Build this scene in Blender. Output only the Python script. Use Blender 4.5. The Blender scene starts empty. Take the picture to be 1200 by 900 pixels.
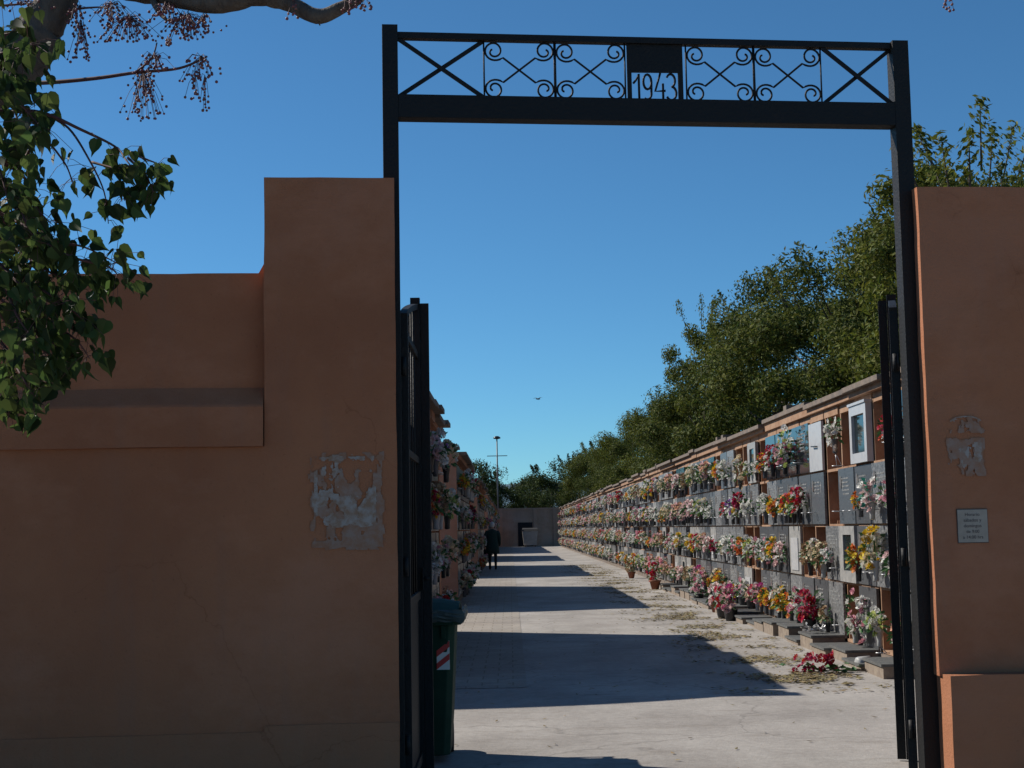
import bpy, math, random
from mathutils import Vector, Matrix, noise
R = random.Random(7)
C = bpy.context.scene.collection
sc = bpy.context.scene
rad = math.radians

# ------------------------------------------------------------------ camera
cam_d = bpy.data.cameras.new('camera'); cam = bpy.data.objects.new('camera', cam_d); C.objects.link(cam)
cam_d.sensor_width = 36; cam_d.lens = 1700 / 1200 * 36
cam_d.clip_start = .05; cam_d.clip_end = 5000
pitch = math.atan(169 / 1700); roll = 0.018; yaw = -0.0029
base = Matrix.Rotation(yaw, 4, 'Z') @ Matrix.Rotation(math.pi / 2 + pitch, 4, 'X') @ Matrix.Rotation(-roll, 4, 'Z')
cam.matrix_world = Matrix.Translation((0, 0, 1.5)) @ base
sc.camera = cam

# ------------------------------------------------------------------ light
SUN_DIR = Vector((-.903, .43, 0)).normalized()          # horizontal direction towards the sun
SUN_EL = rad(38.7)
w = bpy.data.worlds.new('World'); sc.world = w; w.use_nodes = True
nt = w.node_tree; bg = nt.nodes['Background']; bg.inputs['Strength'].default_value = .085
sky = nt.nodes.new('ShaderNodeTexSky'); sky.sky_type = 'NISHITA'; sky.sun_disc = False
sky.sun_elevation = SUN_EL; sky.sun_rotation = math.atan2(SUN_DIR.x, SUN_DIR.y)
sky.air_density = 1.0; sky.dust_density = .25; sky.ozone_density = 6; sky.altitude = 2000
tint = nt.nodes.new('ShaderNodeMix'); tint.data_type = 'RGBA'; tint.blend_type = 'MULTIPLY'; tint.inputs[0].default_value = 1
tint.inputs[7].default_value = (.63, 1.03, 1.10, 1)      # cool white balance of the photograph's clear sky
nt.links.new(sky.outputs[0], tint.inputs[6]); nt.links.new(tint.outputs[2], bg.inputs['Color'])
sun_d = bpy.data.lights.new('sun', 'SUN'); sun_d.energy = 5.0; sun_d.angle = rad(.53); sun_d.color = (1, .94, .85)
sun = bpy.data.objects.new('sun', sun_d); C.objects.link(sun)
to_sun = Vector((SUN_DIR.x * math.cos(SUN_EL), SUN_DIR.y * math.cos(SUN_EL), math.sin(SUN_EL)))
sun.rotation_euler = to_sun.to_track_quat('Z', 'Y').to_euler(); sun.location = (-30, 20, 40)
sc.view_settings.view_transform = 'Standard'; sc.view_settings.look = 'None'
sc.view_settings.gamma = 1; sc.view_settings.use_curve_mapping = False
sc.view_settings.exposure = .18

# ------------------------------------------------------------------ materials
def new_mat(name):
    m = bpy.data.materials.new(name); m.use_nodes = True
    return m, m.node_tree, m.node_tree.nodes['Principled BSDF']
def mat(name, col, rough=.8, col2=None, scale=4, bump=0, bscale=30, metal=0, detail=6, spec=.5, lo=.35, hi=.65, island=0, translucent=0, stretch=(1,1,1), obj_var=0):
    m, t, b = new_mat(name)
    b.inputs['Roughness'].default_value = rough; b.inputs['Metallic'].default_value = metal
    b.inputs['Specular IOR Level'].default_value = spec
    geo = t.nodes.new('ShaderNodeNewGeometry')
    mp = t.nodes.new('ShaderNodeMapping'); mp.inputs['Scale'].default_value = stretch
    t.links.new(geo.outputs['Position'], mp.inputs['Vector'])
    out = None
    if col2:
        n = t.nodes.new('ShaderNodeTexNoise'); n.inputs['Scale'].default_value = scale; n.inputs['Detail'].default_value = detail
        n.inputs['Roughness'].default_value = .62
        t.links.new(mp.outputs[0], n.inputs['Vector'])
        r = t.nodes.new('ShaderNodeValToRGB'); r.color_ramp.elements[0].position = lo; r.color_ramp.elements[1].position = hi
        r.color_ramp.elements[0].color = (*col, 1); r.color_ramp.elements[1].color = (*col2, 1)
        t.links.new(n.outputs['Fac'], r.inputs['Fac']); out = r.outputs['Color']
    else:
        c = t.nodes.new('ShaderNodeRGB'); c.outputs[0].default_value = (*col, 1); out = c.outputs[0]
    if island or obj_var:
        h = t.nodes.new('ShaderNodeHueSaturation')
        if island: src = geo.outputs['Random Per Island']; amt = island
        else: src = t.nodes.new('ShaderNodeObjectInfo').outputs['Random']; amt = obj_var
        mr = t.nodes.new('ShaderNodeMapRange'); mr.inputs[3].default_value = 1 - amt; mr.inputs[4].default_value = 1 + amt
        t.links.new(src, mr.inputs[0]); t.links.new(mr.outputs[0], h.inputs['Value'])
        mh = t.nodes.new('ShaderNodeMath'); mh.operation = 'FRACT'
        ml = t.nodes.new('ShaderNodeMath'); ml.operation = 'MULTIPLY'; ml.inputs[1].default_value = 7.31
        t.links.new(src, ml.inputs[0]); t.links.new(ml.outputs[0], mh.inputs[0])
        m2 = t.nodes.new('ShaderNodeMapRange'); m2.inputs[3].default_value = .5 - .03 * (amt > .2); m2.inputs[4].default_value = .5 + .02 * (amt > .2)
        t.links.new(mh.outputs[0], m2.inputs[0]); t.links.new(m2.outputs[0], h.inputs['Hue'])
        t.links.new(out, h.inputs['Color']); out = h.outputs[0]
    t.links.new(out, b.inputs['Base Color'])
    if bump:
        n2 = t.nodes.new('ShaderNodeTexNoise'); n2.inputs['Scale'].default_value = bscale; n2.inputs['Detail'].default_value = 5
        t.links.new(mp.outputs[0], n2.inputs['Vector'])
        bp = t.nodes.new('ShaderNodeBump'); bp.inputs['Strength'].default_value = bump; bp.inputs['Distance'].default_value = .02
        t.links.new(n2.outputs['Fac'], bp.inputs['Height']); t.links.new(bp.outputs[0], b.inputs['Normal'])
    if translucent:
        tr = t.nodes.new('ShaderNodeBsdfTranslucent'); mx = t.nodes.new('ShaderNodeMixShader'); mx.inputs[0].default_value = translucent
        t.links.new(out, tr.inputs['Color'])
        t.links.new(b.outputs[0], mx.inputs[1]); t.links.new(tr.outputs[0], mx.inputs[2])
        t.links.new(mx.outputs[0], t.nodes['Material Output'].inputs['Surface'])
    return m

def plaster(name, c1, c2, c3):
    """painted render: broad weathering, fine mottling, vertical run marks and trowel relief"""
    m, t, b = new_mat(name); b.inputs['Roughness'].default_value = .92; b.inputs['Specular IOR Level'].default_value = .08
    L = t.links.new
    geo = t.nodes.new('ShaderNodeNewGeometry')
    def nz(scale, st=(1,1,1), detail=6, rough=.6):
        mp = t.nodes.new('ShaderNodeMapping'); mp.inputs['Scale'].default_value = st; L(geo.outputs['Position'], mp.inputs['Vector'])
        n = t.nodes.new('ShaderNodeTexNoise'); n.inputs['Scale'].default_value = scale; n.inputs['Detail'].default_value = detail; n.inputs['Roughness'].default_value = rough
        L(mp.outputs[0], n.inputs['Vector']); return n.outputs['Fac']
    def ramp(src, a, bb, ca, cb):
        r = t.nodes.new('ShaderNodeValToRGB'); e = r.color_ramp.elements; e[0].position = a; e[1].position = bb
        e[0].color = ca; e[1].color = cb; L(src, r.inputs['Fac']); return r.outputs['Color']
    A = ramp(nz(1.1), .35, .65, (*c1, 1), (*c2, 1))
    s = ramp(nz(2.2, (3.2, 3.2, .35), 7, .7), .52, .74, (0, 0, 0, 1), (1, 1, 1, 1))
    m1 = t.nodes.new('ShaderNodeMix'); m1.data_type = 'RGBA'; m1.inputs[7].default_value = (*c3, 1)
    fm = t.nodes.new('ShaderNodeMath'); fm.operation = 'MULTIPLY'; fm.inputs[1].default_value = .5; L(s, fm.inputs[0])
    L(fm.outputs[0], m1.inputs[0]); L(A, m1.inputs[6])
    sp = ramp(nz(55, detail=3), .66, .74, (1, 1, 1, 1), (.72, .72, .74, 1))
    m2 = t.nodes.new('ShaderNodeMix'); m2.data_type = 'RGBA'; m2.blend_type = 'MULTIPLY'; m2.inputs[0].default_value = .8
    L(m1.outputs[2], m2.inputs[6]); L(sp, m2.inputs[7])
    dn = t.nodes.new('ShaderNodeTexNoise'); dn.inputs['Scale'].default_value = 3; dn.inputs['Detail'].default_value = 6; L(geo.outputs['Position'], dn.inputs['Vector'])
    vm = t.nodes.new('ShaderNodeVectorMath'); vm.operation = 'MULTIPLY_ADD'; vm.inputs[1].default_value = (.5, .5, .5); L(dn.outputs['Color'], vm.inputs[0]); L(geo.outputs['Position'], vm.inputs[2])
    vo = t.nodes.new('ShaderNodeTexVoronoi'); vo.feature = 'DISTANCE_TO_EDGE'; vo.inputs['Scale'].default_value = .8; L(vm.outputs[0], vo.inputs['Vector'])
    ck = ramp(vo.outputs['Distance'], 0, .0035, (.74, .70, .68, 1), (1, 1, 1, 1))
    gate = ramp(nz(.9, detail=2), .5, .56, (0, 0, 0, 1), (.85, .85, .85, 1))
    m3 = t.nodes.new('ShaderNodeMix'); m3.data_type = 'RGBA'; m3.blend_type = 'MULTIPLY'; L(gate, m3.inputs[0]); L(m2.outputs[2], m3.inputs[6]); L(ck, m3.inputs[7])
    wash = ramp(nz(.55, (1, 1, 1.6), 8, .72), .47, .60, (0, 0, 0, 1), (.42, .42, .42, 1))
    m4 = t.nodes.new('ShaderNodeMix'); m4.data_type = 'RGBA'; m4.inputs[7].default_value = (c2[0]*1.18, c2[1]*1.3, c2[2]*1.5, 1); L(wash, m4.inputs[0]); L(m3.outputs[2], m4.inputs[6])
    L(m4.outputs[2], b.inputs['Base Color'])
    add = t.nodes.new('ShaderNodeMath'); add.operation = 'ADD'
    k = t.nodes.new('ShaderNodeMath'); k.operation = 'MULTIPLY'; k.inputs[1].default_value = 3.0; L(nz(2.5, detail=2), k.inputs[0])
    L(k.outputs[0], add.inputs[0]); L(nz(60, detail=6, rough=.7), add.inputs[1])
    bp = t.nodes.new('ShaderNodeBump'); bp.inputs['Strength'].default_value = .6; bp.inputs['Distance'].default_value = .012
    L(add.outputs[0], bp.inputs['Height']); L(bp.outputs[0], b.inputs['Normal'])
    return m

def concrete(name, ca, cb, cstain, tile=None):
    m, t, b = new_mat(name); b.inputs['Roughness'].default_value = .9; b.inputs['Specular IOR Level'].default_value = .25
    L = t.links.new
    geo = t.nodes.new('ShaderNodeNewGeometry')
    def nz(scale, st=(1,1,1), detail=8, rough=.65, off=0):
        mp = t.nodes.new('ShaderNodeMapping'); mp.inputs['Scale'].default_value = st; mp.inputs['Location'].default_value = (off, off, 0); L(geo.outputs['Position'], mp.inputs['Vector'])
        n = t.nodes.new('ShaderNodeTexNoise'); n.inputs['Scale'].default_value = scale; n.inputs['Detail'].default_value = detail; n.inputs['Roughness'].default_value = rough
        L(mp.outputs[0], n.inputs['Vector']); return n.outputs['Fac']
    def ramp(src, a, bb, ca, cb):
        r = t.nodes.new('ShaderNodeValToRGB'); e = r.color_ramp.elements; e[0].position = a; e[1].position = bb
        e[0].color = ca; e[1].color = cb; L(src, r.inputs['Fac']); return r.outputs['Color']
    def mix(f, a, bb, blend='MIX'):
        x = t.nodes.new('ShaderNodeMix'); x.data_type = 'RGBA'; x.blend_type = blend
        if isinstance(f, float): x.inputs[0].default_value = f
        else: L(f, x.inputs[0])
        for i, v in ((6, a), (7, bb)):
            if isinstance(v, tuple): x.inputs[i].default_value = v
            else: L(v, x.inputs[i])
        return x.outputs[2]
    col = ramp(nz(.7, (1, .6, 1)), .38, .62, (*ca, 1), (*cb, 1))
    col = mix(ramp(nz(2.6, (.5, 1.4, 1), off=9), .55, .72, (0,0,0,1), (.65,.65,.65,1)), col, (*cstain, 1))
    col = mix(.55, col, ramp(nz(15, detail=8, rough=.75), .3, .7, (.6,.6,.6,1), (1.18,1.18,1.18,1)), 'MULTIPLY')
    # hairline cracks
    dn = t.nodes.new('ShaderNodeTexNoise'); dn.inputs['Scale'].default_value = 1.3; dn.inputs['Detail'].default_value = 5; L(geo.outputs['Position'], dn.inputs['Vector'])
    vm = t.nodes.new('ShaderNodeVectorMath'); vm.operation = 'MULTIPLY_ADD'; vm.inputs[1].default_value = (1.2, 1.2, 0); L(dn.outputs['Color'], vm.inputs[0]); L(geo.outputs['Position'], vm.inputs[2])
    vo = t.nodes.new('ShaderNodeTexVoronoi'); vo.feature = 'DISTANCE_TO_EDGE'; vo.inputs['Scale'].default_value = .33; L(vm.outputs[0], vo.inputs['Vector'])
    col = mix(ramp(vo.outputs['Distance'], 0, .006, (.4,.4,.4,1), (0,0,0,1)), col, (.10, .09, .08, 1))
    h = nz(40, detail=6)
    if tile:
        br = t.nodes.new('ShaderNodeTexBrick'); br.offset = .5 if tile[1] else 0; br.squash = 1
        br.inputs['Scale'].default_value = 1; br.inputs['Brick Width'].default_value = tile[0]; br.inputs['Row Height'].default_value = tile[0]
        br.inputs['Mortar Size'].default_value = .008; br.inputs['Mortar Smooth'].default_value = .2
        br.inputs['Color1'].default_value = (1,1,1,1); br.inputs['Color2'].default_value = (.82,.83,.86,1); br.inputs['Mortar'].default_value = (.58,.55,.52,1)
        L(geo.outputs['Position'], br.inputs['Vector'])
        col = mix(.85, col, br.outputs['Color'], 'MULTIPLY')
    L(col, b.inputs['Base Color'])
    bp = t.nodes.new('ShaderNodeBump'); bp.inputs['Strength'].default_value = .4; bp.inputs['Distance'].default_value = .015
    L(h, bp.inputs['Height']); L(bp.outputs[0], b.inputs['Normal'])
    return m

M = {}
M['plaster'] = plaster('terracotta_plaster', (.335, .133, .070), (.40, .166, .087), (.31, .150, .096))
M['plinth'] = plaster('faded_plinth_plaster', (.37, .158, .085), (.33, .14, .075), (.32, .165, .10))
M['plaster_left'] = plaster('orange_plaster', (.31, .15, .09), (.36, .18, .115), (.25, .15, .11))
M['end_wall'] = plaster('weathered_wall_plaster', (.27, .19, .14), (.34, .24, .18), (.2, .16, .13))
M['iron'] = mat('black_iron_paint', (.007, .007, .0075), .6, (.018, .012, .010), 7, .25, 60, spec=.3, lo=.55, hi=.78)
M['concrete'] = concrete('worn_concrete', (.275, .25, .225), (.40, .37, .335), (.215, .185, .155))
M['pavers'] = concrete('square_pavers', (.32, .28, .235), (.38, .34, .29), (.26, .23, .20), (.3, True))
M['earth'] = concrete('dusty_earth', (.20, .16, .12), (.24, .2, .15), (.15, .13, .1))
M['niche'] = mat('cream_orange_render', (.25, .13, .07), .9, (.34, .21, .13), 5, .3, 40)
M['recess'] = mat('raw_brick_infill', (.20, .078, .034), .95, (.26, .12, .06), 7, .4, 50)
M['cap'] = mat('weathered_cement_coping', (.12, .10, .085), .95, (.20, .15, .115), 5, .5, 30)
M['granite_dark'] = mat('dark_grey_granite', (.045, .047, .05), .35, (.10, .103, .108), 45, lo=.3, hi=.7, obj_var=.15)
M['granite_mott'] = mat('mottled_granite', (.08, .083, .085), .38, (.23, .23, .23), 38, lo=.4, hi=.62, obj_var=.15)
M['granite_blue'] = mat('blue_grey_granite', (.06, .068, .078), .35, (.12, .135, .145), 40, lo=.35, hi=.65, obj_var=.15)
M['black_gloss'] = mat('polished_black_granite', (.012, .013, .016), .06, spec=.9)
M['marble'] = mat('white_marble', (.42, .42, .42), .35, (.32, .325, .34), 8, lo=.5, hi=.75)
M['marble_grey'] = mat('pale_grey_marble', (.32, .31, .29), .45, (.19, .185, .18), 12, lo=.4, hi=.7)
M['glass_dark'] = mat('dark_glass', (.012, .018, .018), .08, spec=.8)
M['photo'] = mat('faded_photo_enamel', (.22, .2, .18), .3, (.08, .07, .07), 25)
M['silver'] = mat('dull_silver', (.55, .55, .55), .4, metal=.7)
M['letter'] = mat('engraved_pale', (.28, .28, .27), .6)
M['brass'] = mat('brass', (.35, .24, .1), .4, metal=.8)
M['vase_grey'] = mat('grey_vase', (.07, .07, .075), .45)
M['vase_dark'] = mat('black_vase', (.02, .02, .022), .35)
M['vase_white'] = mat('white_vase', (.35, .35, .34), .5)
M['vase_terra'] = mat('terracotta_pot', (.2, .07, .035), .8)
M['ledger'] = mat('grey_stone_ledge', (.07, .073, .07), .6, (.12, .12, .115), 20, .2, 40)
M['ledger_side'] = mat('ledge_mortar_side', (.26, .21, .16), .9, (.17, .13, .1), 12)
FL = {'white': (.78, .77, .72), 'cream': (.72, .62, .42), 'pink': (.66, .28, .34), 'palepink': (.74, .5, .48), 'red': (.50, .015, .03), 'crimson': (.36, .01, .05),
      'yellow': (.72, .5, .03), 'orange': (.68, .20, .04), 'purple': (.25, .1, .38), 'peach': (.72, .40, .24), 'magenta': (.52, .05, .22), 'dried': (.34, .22, .12), 'lime': (.42, .5, .14)}
for k, c in FL.items(): M['f_' + k] = mat(k + '_petals', tuple(v*.84 for v in c), .75, island=.22, translucent=.25)
M['fgreen'] = mat('artificial_leaf_green', (.045, .13, .035), .6, island=.4, translucent=.15)
M['fteal'] = mat('faded_teal_leaf', (.03, .22, .16), .6, island=.3, translucent=.15)
M['leaf'] = mat('olive_tree_leaf', (.105, .120, .022), .65, island=.45, translucent=.3, spec=.15)
M['leaf2'] = mat('dark_tree_leaf', (.058, .080, .018), .65, island=.4, translucent=.25, spec=.15)
M['leaf_far'] = mat('far_tree_leaf', (.04, .062, .025), .7, island=.35, translucent=.25, spec=.1)
M['leaf_pale'] = mat('yellow_green_leaf', (.11, .13, .02), .6, island=.4, translucent=.4, spec=.2)
M['leaf_near'] = mat('broad_green_leaf', (.050, .078, .02), .5, island=.6, translucent=.5, spec=.25)
M['bark'] = mat('rough_dark_bark', (.055, .04, .032), .9, (.12, .095, .075), 14, .8, 45, stretch=(1,1,.4))
M['twig'] = mat('reddish_twig', (.09, .035, .03), .8)
M['berry'] = mat('dull_red_berry', (.17, .05, .045), .5, island=.4)
M['litter'] = mat('dry_fallen_leaf', (.19, .15, .06), .85, island=.5)
M['bin'] = mat('dark_green_plastic', (.010, .036, .020), .7, (.014, .045, .026), 6, spec=.2)
M['bag'] = mat('blue_grey_plastic_film', (.05, .07, .065), .5)
M['rubber'] = mat('rubber', (.015, .015, .015), .8)
M['white_refl'] = mat('white_reflector', (.7, .68, .64), .4)
M['red_refl'] = mat('red_reflector', (.5, .02, .02), .4)
M['paper'] = mat('weathered_paper', (.33, .27, .215), .9, (.39, .33, .27), 14)
M['smear'] = mat('whitish_glue_smear', (.36, .31, .28), .95, (.29, .18, .12), 26, lo=.38, hi=.6)
M['paper_res'] = mat('paper_residue', (.31, .215, .17), .95, (.30, .15, .09), 22, lo=.35, hi=.62)
M['ink'] = mat('faded_ink', (.07, .06, .06), .9)
M['skin'] = mat('skin', (.45, .25, .17), .6)
M['coat'] = mat('dark_green_wool', (.012, .035, .03), .95, (.02, .05, .045), 30)
M['trouser'] = mat('black_cloth', (.012, .012, .014), .95)
M['hair'] = mat('grey_hair', (.6, .56, .52), .8)
M['crate'] = mat('pale_painted_metal', (.30, .27, .25), .6, (.36, .33, .30), 6)
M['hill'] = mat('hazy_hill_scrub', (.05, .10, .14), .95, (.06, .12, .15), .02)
M['feather'] = mat('dark_feather', (.03, .03, .03), .8)

# ------------------------------------------------------------------ mesh builder
class MB:
    def __init__(s): s.v = []; s.f = []; s.m = []; s.mats = []; s.smooth = []
    def mi(s, m):
        if m not in s.mats: s.mats.append(m)
        return s.mats.index(m)
    def poly(s, pts, m, smooth=False):
        n = len(s.v); s.v += [tuple(p) for p in pts]; s.f.append(tuple(range(n, n + len(pts)))); s.m.append(s.mi(m)); s.smooth.append(smooth)
    def add(s, vs, fs, m, smooth=False):
        n = len(s.v); s.v += [tuple(p) for p in vs]; k = s.mi(m)
        for f in fs: s.f.append(tuple(n + i for i in f)); s.m.append(k); s.smooth.append(smooth)
    def box(s, x0, x1, y0, y1, z0, z1, m, mtop=None):
        vs = [(x0,y0,z0),(x1,y0,z0),(x1,y1,z0),(x0,y1,z0),(x0,y0,z1),(x1,y0,z1),(x1,y1,z1),(x0,y1,z1)]
        s.add(vs, [(0,3,2,1),(0,1,5,4),(1,2,6,5),(2,3,7,6),(3,0,4,7)], m); s.add(vs, [(4,5,6,7)], mtop or m)
    def bar(s, a, b, wd, hd, m, up=(0,0,1)):
        a = Vector(a); b = Vector(b); d = (b - a).normalized(); upv = Vector(up)
        if abs(d.dot(upv)) > .98: upv = Vector((1, 0, 0))
        x = d.cross(upv).normalized() * wd / 2; y = x.cross(d).normalized() * hd / 2
        vs = [a-x-y, a+x-y, a+x+y, a-x+y, b-x-y, b+x-y, b+x+y, b-x+y]
        s.add(vs, [(3,2,1,0),(4,5,6,7),(0,1,5,4),(1,2,6,5),(2,3,7,6),(3,0,4,7)], m)
    def tube(s, pts, r, m, seg=8, cap=True, smooth=True):
        pts = [Vector(p) for p in pts]; n = len(pts)
        if not isinstance(r, (list, tuple)): r = [r] * n
        d = (pts[1] - pts[0]).normalized(); ref = Vector((0,0,1)) if abs(d.z) < .9 else Vector((1,0,0))
        x = d.cross(ref).normalized(); vs = []
        for i, p in enumerate(pts):
            t = (pts[min(i+1, n-1)] - pts[max(i-1, 0)]).normalized()
            x = (x - t * x.dot(t)); x = x.normalized() if x.length > 1e-6 else t.orthogonal().normalized(); y = t.cross(x)
            for k in range(seg):
                a = 2 * math.pi * k / seg; vs.append(p + (x * math.cos(a) + y * math.sin(a)) * r[i])
        fs = [(i*seg+k, i*seg+(k+1)%seg, (i+1)*seg+(k+1)%seg, (i+1)*seg+k) for i in range(n-1) for k in range(seg)]
        if cap: fs += [tuple(range(seg))[::-1], tuple((n-1)*seg + k for k in range(seg))]
        s.add(vs, fs, m, smooth)
    def lathe(s, prof, c, m, seg=12, smooth=True):
        vs = []; n = len(prof)
        for r, z in prof:
            for k in range(seg):
                a = 2*math.pi*k/seg; vs.append((c[0]+r*math.cos(a), c[1]+r*math.sin(a), c[2]+z))
        fs = [(i*seg+k, i*seg+(k+1)%seg, (i+1)*seg+(k+1)%seg, (i+1)*seg+k) for i in range(n-1) for k in range(seg)]
        fs += [tuple(range(seg))[::-1], tuple((n-1)*seg+k for k in range(seg))]
        s.add(vs, fs, m, smooth)
    def ico(s, c, r, m):
        t = 1.618; q = r / 1.902
        vs = [(-1,t,0),(1,t,0),(-1,-t,0),(1,-t,0),(0,-1,t),(0,1,t),(0,-1,-t),(0,1,-t),(t,0,-1),(t,0,1),(-t,0,-1),(-t,0,1)]
        vs = [(c[0]+x*q, c[1]+y*q, c[2]+z*q) for x, y, z in vs]
        s.add(vs, [(0,11,5),(0,5,1),(0,1,7),(0,7,10),(0,10,11),(1,5,9),(5,11,4),(11,10,2),(10,7,6),(7,1,8),(3,9,4),(3,4,2),(3,2,6),(3,6,8),(3,8,9),(4,9,5),(2,4,11),(6,2,10),(8,6,7),(9,8,1)], m, True)
    def join(s, o, mw=None):
        n = len(s.v); s.v += [tuple(mw @ Vector(p)) for p in o.v] if mw else list(o.v)
        mp = [s.mi(m) for m in o.mats]
        s.f += [tuple(n + i for i in f) for f in o.f]; s.m += [mp[k] for k in o.m]; s.smooth += o.smooth
    def mesh(s, name):
        me = bpy.data.meshes.new(name); me.from_pydata(s.v, [], s.f)
        for m in s.mats: me.materials.append(M[m])
        me.polygons.foreach_set('material_index', s.m); me.polygons.foreach_set('use_smooth', s.smooth); me.update()
        return me
    def build(s, name, parent=None, bevel=0, loc=None):
        o = bpy.data.objects.new(name, s.mesh(name)); C.objects.link(o)
        if parent: o.parent = parent
        if loc: o.location = loc
        if bevel:
            b = o.modifiers.new('bevel', 'BEVEL'); b.width = bevel; b.segments = 2; b.limit_method = 'ANGLE'; b.angle_limit = rad(40)
        return o
def tag(o, label=None, cat=None, group=None, kind=None):
    for k, v in (('label', label), ('category', cat), ('group', group), ('kind', kind)):
        if v: o[k] = v
    return o
def root(name, loc, label, cat, group=None, rz=0):
    o = bpy.data.objects.new(name, None); C.objects.link(o); o.location = loc; o.rotation_euler = (0, 0, rz)
    return tag(o, label, cat, group)
def inst(name, me, parent=None, loc=(0,0,0), rot=None, scale=None):
    o = bpy.data.objects.new(name, me); C.objects.link(o); o.location = loc
    if parent: o.parent = parent
    if rot: o.rotation_euler = rot
    if scale: o.scale = scale if isinstance(scale, tuple) else (scale,)*3
    return o
ORD1 = ['', 'first','second','third','fourth','fifth','sixth','seventh','eighth','ninth','tenth','eleventh','twelfth','thirteenth','fourteenth','fifteenth','sixteenth','seventeenth','eighteenth','nineteenth']
TENS = {2:'twent',3:'thirt',4:'fort',5:'fift',6:'sixt',7:'sevent',8:'eight',9:'ninet'}
def ordinal(n):
    if n < 20: return ORD1[n]
    t, u = divmod(n, 10); return TENS[t] + ('ieth' if u == 0 else 'y-' + ORD1[u])

# ------------------------------------------------------------------ ground, hills
def sheet(name, x0, x1, y0, y1, z, m, nx=1, ny=1, wav=0):
    b = MB(); vs = []
    for j in range(ny+1):
        for i in range(nx+1):
            x = x0+(x1-x0)*i/nx; y = y0+(y1-y0)*j/ny; vs.append((x, y, z))
    b.add(vs, [(j*(nx+1)+i, j*(nx+1)+i+1, (j+1)*(nx+1)+i+1, (j+1)*(nx+1)+i) for j in range(ny) for i in range(nx)], m)
    return tag(b.build(name), kind='structure')
sheet('ground', -2500, 2500, -600, 2600, -.012, 'earth', 8, 8)
sheet('pavement', -12, 12, -6, 7.9, -.004, 'concrete')
sheet('alley_floor', -8, 4.6, 7.9, 121, 0, 'concrete')
# paved strip with an uneven front edge
b = MB(); b.poly([(-1.35, 13.9, .004), (.13, 13.9, .004), (.13, 119, .004), (-1.35, 119, .004)], 'pavers')
tag(b.build('path'), kind='structure')
b = MB(); vs = []; N = 60
for i in range(N+1):
    x = -700 + 1400*i/N; hgt = 32 + 9*noise.noise(Vector((x*.006, 3, 0))) + 3*noise.noise(Vector((x*.03, 1, 0)))
    vs += [(x, 860, -1), (x, 940, hgt*.8), (x, 1010, hgt), (x, 1250, -1)]
b.add(vs, [(i*4+j, (i+1)*4+j, (i+1)*4+j+1, i*4+j+1) for i in range(N) for j in range(3)], 'hill', True)
tag(b.build('hills'), kind='structure')

# ------------------------------------------------------------------ gateway: local frame u (along), v (depth), z
GA = rad(5); G0 = Vector((-.6, 7.75, 0))
def groot(name, label, cat, group=None): return root(name, G0, label, cat, group, GA)
def G(u, v, z=0): return G0 + Vector((u*math.cos(GA)-v*math.sin(GA), u*math.sin(GA)+v*math.cos(GA), z))

def wavy_block(b, x0, x1, y0, y1, z0, z1, m, step=.09, amp=.004, seed=0):
    """plastered masonry: subdivided shell with slightly uneven faces and rounded arrises"""
    def jit(p):
        e = .35*amp*noise.noise(Vector((p[0]*17, p[1]*17, p[2]*17+seed)))
        return (p[0] + e + amp*noise.noise(Vector((p[1]*3+seed, p[2]*3, p[0]*2))), p[1] + amp*noise.noise(Vector((p[0]*3, p[2]*3+seed, 7))), p[2] + amp*.8*noise.noise(Vector((p[0]*4+5, p[1]*4, seed))))
    def grid(o, du, dv, lu, lv, flip):
        nu = max(1, int(lu/step)); nv = max(1, int(lv/step)); vs = []
        for j in range(nv+1):
            for i in range(nu+1):
                vs.append(jit(Vector(o) + Vector(du)*lu*i/nu + Vector(dv)*lv*j/nv))
        fs = [(j*(nu+1)+i, j*(nu+1)+i+1, (j+1)*(nu+1)+i+1, (j+1)*(nu+1)+i) for j in range(nv) for i in range(nu)]
        if flip: fs = [f[::-1] for f in fs]
        b.add(vs, fs, m, False)
    X, Y, Z = (1,0,0), (0,1,0), (0,0,1); lx, ly, lz = x1-x0, y1-y0, z1-z0
    grid((x0,y0,z0), X, Z, lx, lz, False); grid((x0,y1,z0), X, Z, lx, lz, True)
    grid((x0,y0,z0), Y, Z, ly, lz, True); grid((x1,y0,z0), Y, Z, ly, lz, False)
    grid((x0,y0,z1), X, Y, lx, ly, False)

# left pillar
lp = groot('gate_pillar', 'tall terracotta plastered gate pillar with a torn poster remnant', 'gate pillar')
b = MB(); wavy_block(b, -.70, 0, 0, .42, -.02, 3.41, 'plaster'); b.build('shaft', lp)
def residue(u0, u1, z0, z1, v, seed, thr, parent, name, cell=.0038, border=False, mt='paper_res', edge=.25):
    b = MB(); nu = int((u1-u0)/cell); nz_ = int((z1-z0)/cell)
    for i in range(nu):
        for j in range(nz_):
            a = (i+.5)/nu; c = (j+.5)/nz_; u = u0+i*cell; z = z0+j*cell
            n = noise.fractal(Vector((u*14+seed, z*10, seed)), 1.0, 2.1, 5) + .5*noise.noise(Vector((u*4, z*4, seed+3)))
            d = min(a, 1-a, c, 1-c)
            k = n + (.35 if (border and .03 < d < .09) else 0) - (edge*(1-d/.08) if d < .08 else 0)
            if k > thr: b.poly([(u, v, z), (u+cell, v, z), (u+cell, v, z+cell), (u, v, z+cell)], mt)
    return b.build(name, parent)
residue(-.470, -.065, 1.40, 1.935, -.006, 3.3, -.02, lp, 'poster_remnant', border=True)
residue(-.45, -.10, 1.53, 1.91, -.0072, 9.3, .07, lp, 'poster_remnant', mt='smear', border=True)
residue(-.41, -.12, 1.52, 1.70, -.0084, 8.1, -.12, lp, 'poster_remnant', mt='smear')
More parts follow.
